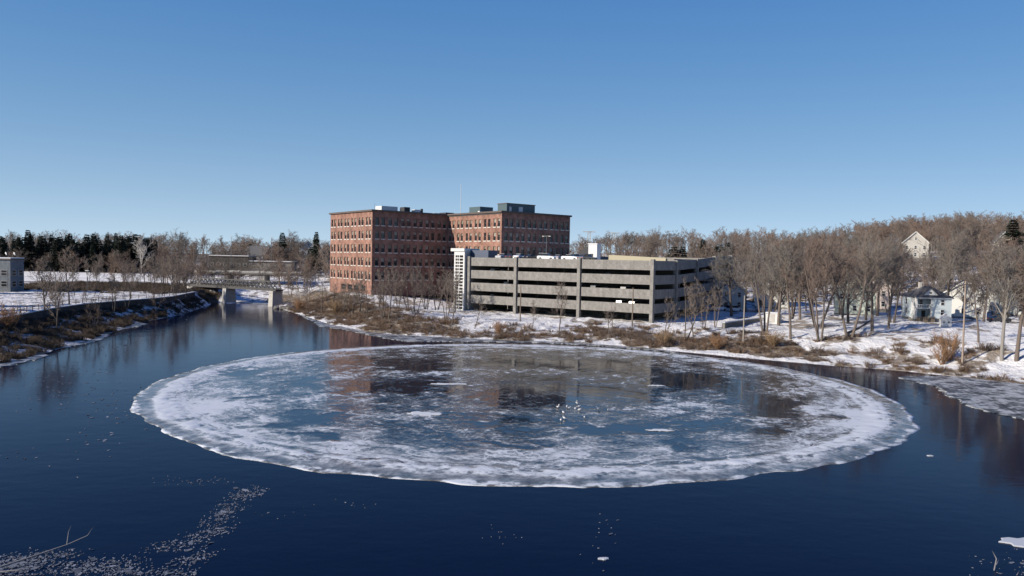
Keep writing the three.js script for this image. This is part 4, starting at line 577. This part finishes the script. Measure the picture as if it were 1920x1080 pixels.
plant(THIN, 1, -138, -318, 9, 'small whitish tree right of the birch', null, birch, birch, 'birch_tree', 1.1);
// scattered trees among the houses
{ const R = rng(5); let n = 0; const spots = []; while (n < 88) { const z = -172 - 120 * R(), x = 48 + (-z - 150) * 0.35 * R() + 75 * R() * (-z / 200); if (x < 60 && z > -205) continue; if (Math.hypot(x - 83.5, z + 184) < 8 || Math.hypot(x - 91, z + 167) < 8 || Math.hypot(x - 74, z + 216) < 7 || Math.hypot(x - 62, z + 214) < 6 || Math.hypot(x - 97, z + 203) < 6 || Math.hypot(x - 106, z + 178) < 7 || Math.hypot(x - 122, z + 184) < 7) continue; if (spots.some(s => Math.hypot(s[0] - x, s[1] - z) < 4)) continue; spots.push([x, z]); n++; plant(n % 5 === 0 ? THIN : MID, n, x, z, 8 + 10 * R(), 'bare brown tree in the crowd of trees behind the houses on the right bank', 'trees among the right bank houses', n % 2 ? bark : barkDark, [twig, twigRed, twigGray, twigDark][n % 4], 'bare_tree', 0.8 + 0.5 * R()); } }
// trees in front of the houses and trees that stand above the skyline
for (const [k, x, z, h, l] of [[1, 64, -158, 18, 'bare tree between the utility shed and the pale green house'], [4, 72.5, -163, 17, 'wide bare tree close to the left corner of the pale green house'], [0, 80, -171, 18, 'bare tree in front of the right corner of the pale green house'], [2, 80.5, -160, 17, 'three stemmed bare tree just left of the porch house'], [3, 98.5, -158, 18, 'slim bare tree just right of the porch house'], [1, 103, -152, 17, 'twin trunk bare tree right of the playhouse'], [4, 108, -160, 18, 'wide bare tree in front of the white houses near the right edge'], [2, 60, -176, 17, 'three stemmed bare tree behind the utility shed'], [4, 54, -186, 17, 'wide bare tree in the shade right of the garage'], [1, 69, -186, 18, 'twin trunk bare tree behind the cars in the lot']]) plant(BIG, k, x, z, h, l, rb, k % 2 ? bark : barkDark, [twig, twigGray, twigRed][(k + Math.round(x)) % 3], 'bare_tree', 0.9 + 0.35 * TR());
for (const [k, x, z, h, l] of [[4, 46.6, -260, 23, 'broad bare tree rising above the garage roof, left of the brown brick house'], [0, -168, -380, 21, 'tall bare tree above the skyline right of the evergreen stand'], [4, -117, -400, 20, 'broad bare tree above the skyline left of the mill'], [0, 154, -300, 18, 'bare tree on the hill left of the white gabled house'], [4, 174, -302, 19, 'broad bare tree on the hilltop at the right'], [2, 186, -306, 18, 'three stemmed bare tree on the hilltop near the right edge'], [3, 132, -300, 17, 'tall bare tree on the skyline above the pale green house']]) plant(BIG, k, x, z, h, l, 'bare trees above the skyline', bark, k % 2 ? twigGray : twig, 'bare_tree', 1.1);
// fallen trunk
{ const t = new TB(), V = (...a) => new THREE.Vector3(...a); t.tube([V(58.3, 1.6, -133.8), V(62, height(62, -139) + 0.5, -139), V(67, height(67, -146) + 0.7, -146), V(73.5, height(73.5, -154) + 1.6, -154)], [0.32, 0.27, 0.2, 0.1], 8); t.tube([V(67, height(67, -146) + 0.7, -146), V(70, height(70, -146) + 1.8, -146.5)], [0.12, 0.03], 5); t.tube([V(64, height(64, -142) + 0.6, -142), V(65, height(64, -142) + 2.2, -143)], [0.1, 0.03], 5); solo('fallen_trunk', t.geo(), barkDark, 'dark fallen tree trunk lying on the snow by the three stemmed tree', 'fallen tree'); }
// conifers
const CON = [conifer(51, 17, 3.4), conifer(52, 15, 2.8), conifer(53, 13, 3.2, 0.8)];
function evergreen(k, x, z, h, label, group, wide = 1, cm = needle) { const t = treeProto('evergreen_tree', CON[k % 3], barkDark, cm, label); t.name = numbered('evergreen_tree'); const b = [17, 15, 13][k % 3], s = h / b; t.position.set(x, height(x, z), z); t.rotation.y = TR() * 6.28; t.scale.set(s * wide, s, s * wide); if (group) t.userData.group = group; scene.add(t); }
{ const R = rng(8); for (let i = 0; i < 74; i++) { const x = -226 + 60 * (i + R()) / 74, z = -327 - 26 * R(); evergreen(i, x, z, 11 + 6.5 * R(), 'dark evergreen in the dense stand at the far left', 'evergreens of the dense stand at the far left', 1.15, i % 2 ? needleDark : needle); } }
for (const [k, px, z, h, w, l] of [[0, 175, -380, 16, 1, 'pointed evergreen on the left skyline, leftmost of the group above the stand'], [1, 200, -385, 17, 0.9, 'pointed evergreen on the left skyline beside the leftmost one'], [0, 216, -388, 17.5, 0.9, 'tallest pointed evergreen on the left skyline'], [2, 255, -390, 14, 1, 'small evergreen on the skyline above the birch'], [1, 290, -395, 14, 1, 'small evergreen on the skyline right of the birch'], [2, 468, -395, 13, 1.3, 'low dark evergreen above the flat roofed buildings'], [0, 528, -390, 19, 1.25, 'broad evergreen on the skyline between the bridge and the mill'], [1, 592, -370, 20, 0.9, 'slim tall evergreen on the skyline just left of the mill'], [2, 582, -372, 13, 1.2, 'short evergreen at the foot of the slim one left of the mill'], [2, 1262, -300, 14, 1.9, 'wide pine behind the garage, left of the brown brick house'], [0, 1278, -302, 14, 1.6, 'tall pine touching the left side of the brown brick house'], [1, 1316, -330, 14, 1.3, 'pine behind the roof of the brown brick house'], [2, 1348, -320, 13, 2.0, 'wide pine right of the brown brick house'], [0, 1362, -330, 13, 1.6, 'dark pine farther right of the brown brick house'], [1, 1500, -360, 12, 1.4, 'evergreen on the skyline above the right bank trees'], [0, 1895, -290, 17, 1.7, 'dark pine on the hilltop at the right edge']]) evergreen(k, (px - 960) / 1423 * -z, z, h, l, null, w);
// evergreens beyond the left edge of the picture, whose shade lies on the left bank
for (let i = 0; i < 13; i++) evergreen(i, -113 - 5 * TR() - (i > 9 ? 6 : 0), -82 - i * 6.2, 13 + 4 * TR(), 'evergreen in the row above the left bank, beyond the left edge of the picture', 'evergreens beyond the left edge', 1.35);
// far woods that read as one mass
{
  const FAR = [[41, { H: 14, r: 0.2, limbs: 8, n2: 5, n3: 4, n4: 4, tw: 0.036 }], [42, { H: 14, r: 0.2, limbs: 8, n2: 5, n3: 4, n4: 4, tw: 0.036, low: 0.2, spread: 0.42 }], [43, { H: 14, r: 0.18, limbs: 8, n2: 5, n3: 4, n4: 4, tw: 0.036, stems: 2 }]].map(a => join(bareTree(...a)));
  const wm = mat(0.19, 0.155, 0.13, 0.95), R = rng(21), lists = [[], [], []], hs = [[159, -300, 9], [196, -304, 8], [63, -268, 10], [-131, -392, 10], [-116, -430, 9], [-99, -402, 8]];
  const zone = (n, x0, x1, z0, z1, h0, h1) => { for (let i = 0; i < n; i++) { const x = lerp(x0, x1, R()), z = lerp(z0, z1, R()); if (Math.abs(x / z) > 0.86) continue; if (hs.some(h => { const dx = x - h[0], dz = z - h[1]; return Math.hypot(dx, dz) < h[2] || (dz > 0 && dz < 45 && Math.abs(dx - (h[0] / h[1]) * dz) < 5 && R() < 0.4); })) continue; lists[(R() * 3) | 0].push([x, z, lerp(h0, h1, R()), R()]); } };
  zone(170, -330, -160, -356, -470, 8, 14); zone(34, -228, -164, -321, -334, 6, 11); zone(290, -160, -70, -346, -470, 7, 15); zone(200, -480, -40, -470, -640, 10, 16); zone(210, -60, 90, -300, -430, 6, 14); zone(160, -20, 110, -430, -600, 11, 16); zone(300, 75, 290, -238, -330, 6, 13); zone(300, 85, 300, -330, -400, 9, 17); zone(200, 120, 420, -400, -600, 13, 18); zone(70, -60, -46, -250, -300, 8, 12); zone(60, -110, -62, -262, -325, 6, 10); zone(50, -150, -112, -268, -326, 6, 10);
  const Mx = new THREE.Matrix4(), q = new THREE.Quaternion(), up = new THREE.Vector3(0, 1, 0), c = new THREE.Color();
  lists.forEach((L, k) => { const im = new THREE.InstancedMesh(FAR[k], wm, L.length); L.forEach(([x, z, h, r], i) => { const s = h / 14; q.setFromEuler(new THREE.Euler((R() - 0.5) * 0.14, r * 6.28, (R() - 0.5) * 0.14)); const wd = s * (0.85 + 0.75 * R()); Mx.compose(new THREE.Vector3(x, height(x, z), z), q, new THREE.Vector3(wd, s, wd)); im.setMatrixAt(i, Mx); const g = 0.7 + 0.75 * R(), wm_ = R(); c.setRGB(g * lerp(0.92, 1.15, wm_), g * lerp(1.0, 0.98, wm_), g * lerp(1.05, 0.88, wm_)); im.setColorAt(i, c); }); im.name = numbered('bare_woodland'); im.castShadow = im.receiveShadow = true; tag(im, 'far off mass of bare brown woods along the horizon', 'woods', 'far woods', 'stuff'); scene.add(im); });
}
// dead brush on the banks
{
  const R = rng(61), tb = new TB(), V = (...a) => new THREE.Vector3(...a); for (let i = 0; i < 46; i++) { const a = R() * 6.28, r = 0.5 * Math.sqrt(R()), l = 0.5 + 0.8 * R(), k = 0.5 + 0.5 * R(), p = V(Math.cos(a) * r, -0.05, Math.sin(a) * r), m = p.clone().add(V(Math.cos(a) * k * l * 0.35 + (R() - 0.5) * 0.3, l * 0.7, Math.sin(a) * k * l * 0.35 + (R() - 0.5) * 0.3)), e = m.clone().add(V(Math.cos(a) * k * l * 0.4 + (R() - 0.5) * 0.4, l * (0.2 - 0.3 * R()), Math.sin(a) * k * l * 0.4 + (R() - 0.5) * 0.4)); tb.tube([p, m, e], [0.022, 0.016, 0.001], 3); }
  const g = tb.geo(), spots = []; let guard = 0;
  while (spots.length < 6200 && guard++ < 60000) { const left = R() < 0.34, field = R() < 0.14; let x, z; if (field) { x = -99 - 70 * R(); z = -222 - 75 * R(); } else if (left) { z = -95 - 150 * R(); x = -68 - 34 * R(); } else { x = -72 + 150 * R(); z = -95 - 150 * R(); }
    const sd = sdAt(x, z); if (sd < 0.8) continue; const o = [0, 0, 0]; landCover(x, z, o); if (o[2] > 0.34) continue; if (!field && left && (x > midLine(z) || sd > wallOff(z) * 0.98)) continue; if (!field && !left && sd > 22) continue; spots.push([x, z, left || field]); }
  const im = new THREE.InstancedMesh(g, mat(0.235, 0.18, 0.125, 0.95), spots.length), Mx = new THREE.Matrix4(), q = new THREE.Quaternion(), up = V(0, 1, 0), c = new THREE.Color();
  spots.forEach(([x, z, left], i) => { const s = 0.4 + 1.1 * R() * R(); q.setFromAxisAngle(up, R() * 6.28); Mx.compose(V(x, height(x, z), z), q, V(s * 1.15, s, s * 1.15)); im.setMatrixAt(i, Mx); const w = noi(x / 26, z / 26), k = 0.6 + 0.6 * R(); left ? c.setRGB(k * 0.50, k * 0.48, k * 0.48) : c.setRGB(k * (0.8 + 0.35 * w), k * (0.82 + 0.12 * w), k * (1.0 - 0.2 * w)); im.setColorAt(i, c); });
  im.name = 'dead_brush'; im.castShadow = im.receiveShadow = true; tag(im, 'brown dead brush and weeds covering the river banks', 'brush', null, 'stuff'); scene.add(im);
}
// bushes that stand out
{
  const bush = seed => { const R = rng(seed), st = new TB(), cr = new TB(), V = (...a) => new THREE.Vector3(...a); for (let i = 0; i < 34; i++) { const a = R() * 6.28, k = 0.15 + 0.5 * R(), l = 2.2 + 1.4 * R(), p = V(Math.cos(a) * 0.25 * R(), -0.1, Math.sin(a) * 0.25 * R()), d = V(Math.cos(a) * k, 1, Math.sin(a) * k).normalize(), m = p.clone().addScaledVector(d, l * 0.55).add(V((R() - 0.5) * 0.3, 0, (R() - 0.5) * 0.3)), e = m.clone().addScaledVector(d, l * 0.45).add(V((R() - 0.5) * 0.5, -0.1, (R() - 0.5) * 0.5)); st.tube([p, m, e], [0.03, 0.022, 0.001], 3);
      for (let j = 0; j < 22; j++) { const t = 0.2 + 0.8 * R(), q = t < 0.5 ? p.clone().lerp(m, t * 2) : m.clone().lerp(e, t * 2 - 1); cr.tube([q, q.clone().add(V((R() - 0.5) * 0.9, 0.2 + 0.5 * R(), (R() - 0.5) * 0.9))], [0.018, 0.001], 3); } } return [st.geo(), cr.geo()]; };
  const B = [bush(1), bush(2)];
  for (const [k, x, z, h, w, m, l] of [[0, 70.2, -121, 1.5, 1.1, orange, 'orange brown bush beside the utility pole on the right lawn'], [1, 68.6, -120.2, 1.0, 1.2, orange, 'lower orange bush left of the tall orange one'], [0, -45.5, -196.3, 1.2, 1.3, tan, 'tan bush on the bank under the lit mill wall'], [1, -60, -214, 1.2, 1.3, orange, 'rusty bush on the bank near the bridge abutment'], [1, -2.5, -158, 0.9, 1.4, orange, 'rusty red bush on the bank below the left garage bay'], [0, 29, -143, 0.9, 1.6, tan, 'rounded tan bush on the bank below the right garage bay'], [1, 47.5, -136.8, 0.9, 1.6, tan, 'brown bush on the bank below the retaining wall'], [0, -82, -118, 1.3, 1.2, tan, 'brown bush on the nearest part of the left bank'], [1, -85, -128, 1.4, 1.2, orange, 'reddish bush under the left bank tree'], [1, 38, -139, 0.9, 1.4, orange, 'russet bush on the bank below the garage corner']]) { const t = new THREE.Group(); t.name = numbered('bush'); mk('stems', B[k][0], m, t); mk('twigs', B[k][1], m, t); t.position.set(x, height(x, z), z); t.scale.set(h * w, h, h * w); tag(t, l, 'bush', 'bushes on the banks'); scene.add(t); }
}
// branches poking out of the water in the lower corners
{
  const V = (...a) => new THREE.Vector3(...a), bm = mat(0.24, 0.23, 0.23, 0.9);
  const br = (pts, rs) => { const t = new TB(); pts.forEach((p, i) => t.tube(p.map(v => V(...v)), rs[i], 5)); return t.geo(); };
  solo('sunken_branch', br([[[-26, 0.05, -36.2], [-24.2, 0.35, -37.9], [-23.1, 0.5, -39.3], [-22.4, 0.75, -40.0], [-22.2, 1.3, -40.5]], [[-23.1, 0.5, -39.3], [-23.3, 1.0, -39.8], [-23.3, 1.35, -40.1]], [[-25.5, 0.08, -36.6], [-24.0, 0.25, -36.6], [-22.5, 0.2, -36.9]], [[-25.2, 0.2, -37], [-25, 0.8, -37.6]]], [[0.055, 0.045, 0.035, 0.025, 0.001], [0.02, 0.016, 0.001], [0.045, 0.03, 0.001], [0.02, 0.001]]), bm, 'gray forked branch sticking out of the ice flakes at the lower left corner', 'branch');
  solo('sunken_branch', br([[[25.8, -0.05, -39.6], [26.3, 0.4, -40.2], [26.2, 0.8, -40.5]], [[26.1, 0.2, -39.9], [26.7, 0.6, -40.4]], [[26.6, 0, -39], [27.3, 0.3, -39.6]], [[28.5, 0, -39.4], [29.0, 0.15, -40.5], [29.6, 0.1, -41]]], [[0.04, 0.03, 0.001], [0.025, 0.001], [0.03, 0.001], [0.04, 0.03, 0.001]]), bm, 'thin twigs sticking out of the water at the lower right corner', 'branch');
}
// poles
function pole(x, z, h, label, arms, m = M.wood) { const p = thing('utility_pole', label, 'utility pole', [x, height(x, z), z], 0.4, 'poles along the right bank'); mk('post', cyl(0.16, 0.11, h + 0.5, 8, 0, -0.5, 0), m, p); for (let i = 0; i < arms; i++) { const c = mk('cross_arm', bx(-1.1, 1.1, h - 0.6 - i * 0.9, h - 0.46 - i * 0.9, 0.12, 0.24), m, p); for (const s of [-0.95, -0.5, 0.5, 0.95]) mk('insulator', cyl(0.05, 0.04, 0.16, 6, s, h - 0.46 - i * 0.9, 0.18), M.pale, c); } }
pole(70.4, -117.8, 13, 'tall wooden utility pole beside the orange bush', 1, mat(0.34, 0.27, 0.22, 0.9)); pole(43.4, -141.3, 8.8, 'bare wooden pole on the bank right of the garage', 0, mat(0.32, 0.29, 0.26, 0.9)); pole(26.1, -163.4, 8.3, 'bare wooden pole in front of the right garage bay', 0); pole(2, -172.4, 8.3, 'bare wooden pole beside the left middle garage column', 0); pole(-138, -300, 16, 'tall wooden pole on the snowy field left of the bridge', 1); pole(-131, -312, 15, 'tall wooden pole farther back on the left field', 1);
function lamp(x, z, h, label) { const p = thing('street_lamp', label, 'street lamp', [x, height(x, z), z], 0, 'street lamps at the far left'); mk('post', cyl(0.1, 0.07, h, 6), M.steel, p); mk('lamp_head', bx(-0.5, 0.5, h, h + 0.25, -0.25, 0.25), M.white, p); }
lamp(-116, -313, 17, 'street lamp above the dark flat roofed building, left one'); lamp(-108.5, -316, 16, 'street lamp between the two flat roofed buildings'); lamp(-101, -318, 16.5, 'street lamp above the lower flat roofed building'); lamp(-118, -196, 6, 'short lamp on the snowy lawn at the left, nearer one'); lamp(-130, -232, 6, 'short lamp on the snowy lawn at the left, farther one');
// lattice towers far behind the garage
for (const [x, z, h, l] of [[56, -560, 17, 'far steel tower behind the garage, left of the two'], [74, -560, 15, 'far steel tower behind the garage, right of the two']]) { const t = thing('steel_tower', l, 'tower', [x, height(x, z), z], 0, 'far steel towers'); for (const sx of [-1, 1]) for (const sz of [-1, 1]) mk('leg', bar([sx * 2, 0, sz * 2], [sx * 0.7, h, sz * 0.7], 0.25), M.pale, t); for (let i = 0; i < 7; i++) { const y = h * i / 7, y1 = h * (i + 1) / 7, a = lerp(2, 0.7, i / 7), b = lerp(2, 0.7, (i + 1) / 7); mk('brace', bar([-a, y, a], [b, y1, b], 0.16), M.pale, t); mk('brace', bar([a, y, a], [-b, y1, b], 0.16), M.pale, t); } mk('crossarm', bx(-4.5, 4.5, h - 0.6, h, -0.5, 0.5), M.pale, t); }
// rocks at the abutment
{ const R = rng(17); for (let i = 0; i < 26; i++) { const x = -71 + 10 * R(), z = -227 - 9 * R() + (x + 71) * 0.9, s = 0.4 + 0.8 * R(), g = new THREE.IcosahedronGeometry(s, 1), p = g.attributes.position; for (let k = 0; k < p.count; k++) { const n = 0.75 + 0.5 * noi(p.getX(k) / 3 + i * 0.17, p.getZ(k) / 3 + p.getY(k) / 3); p.setXYZ(k, p.getX(k) * n * 1.2, p.getY(k) * n * 0.7, p.getZ(k) * n); } g.computeVertexNormals(); solo('rock', g, i % 4 ? mat(0.16, 0.15, 0.14, 0.95) : M.snow, i % 4 ? 'gray boulder in the pile beside the bridge abutment' : 'snow capped boulder in the pile beside the bridge abutment', 'rock', [x, Math.max(0.05, height(x, z)) + s * 0.2, z], R() * 6, i % 4 ? 'boulders by the abutment' : 'snowy boulders by the abutment'); } }

const renderer = new THREE.WebGLRenderer({ antialias: true });
renderer.toneMapping = THREE.LinearToneMapping; renderer.toneMappingExposure = EXPOSURE;
renderer.shadowMap.enabled = true; renderer.setSize(1024, 576);
renderer.render(scene, camera);
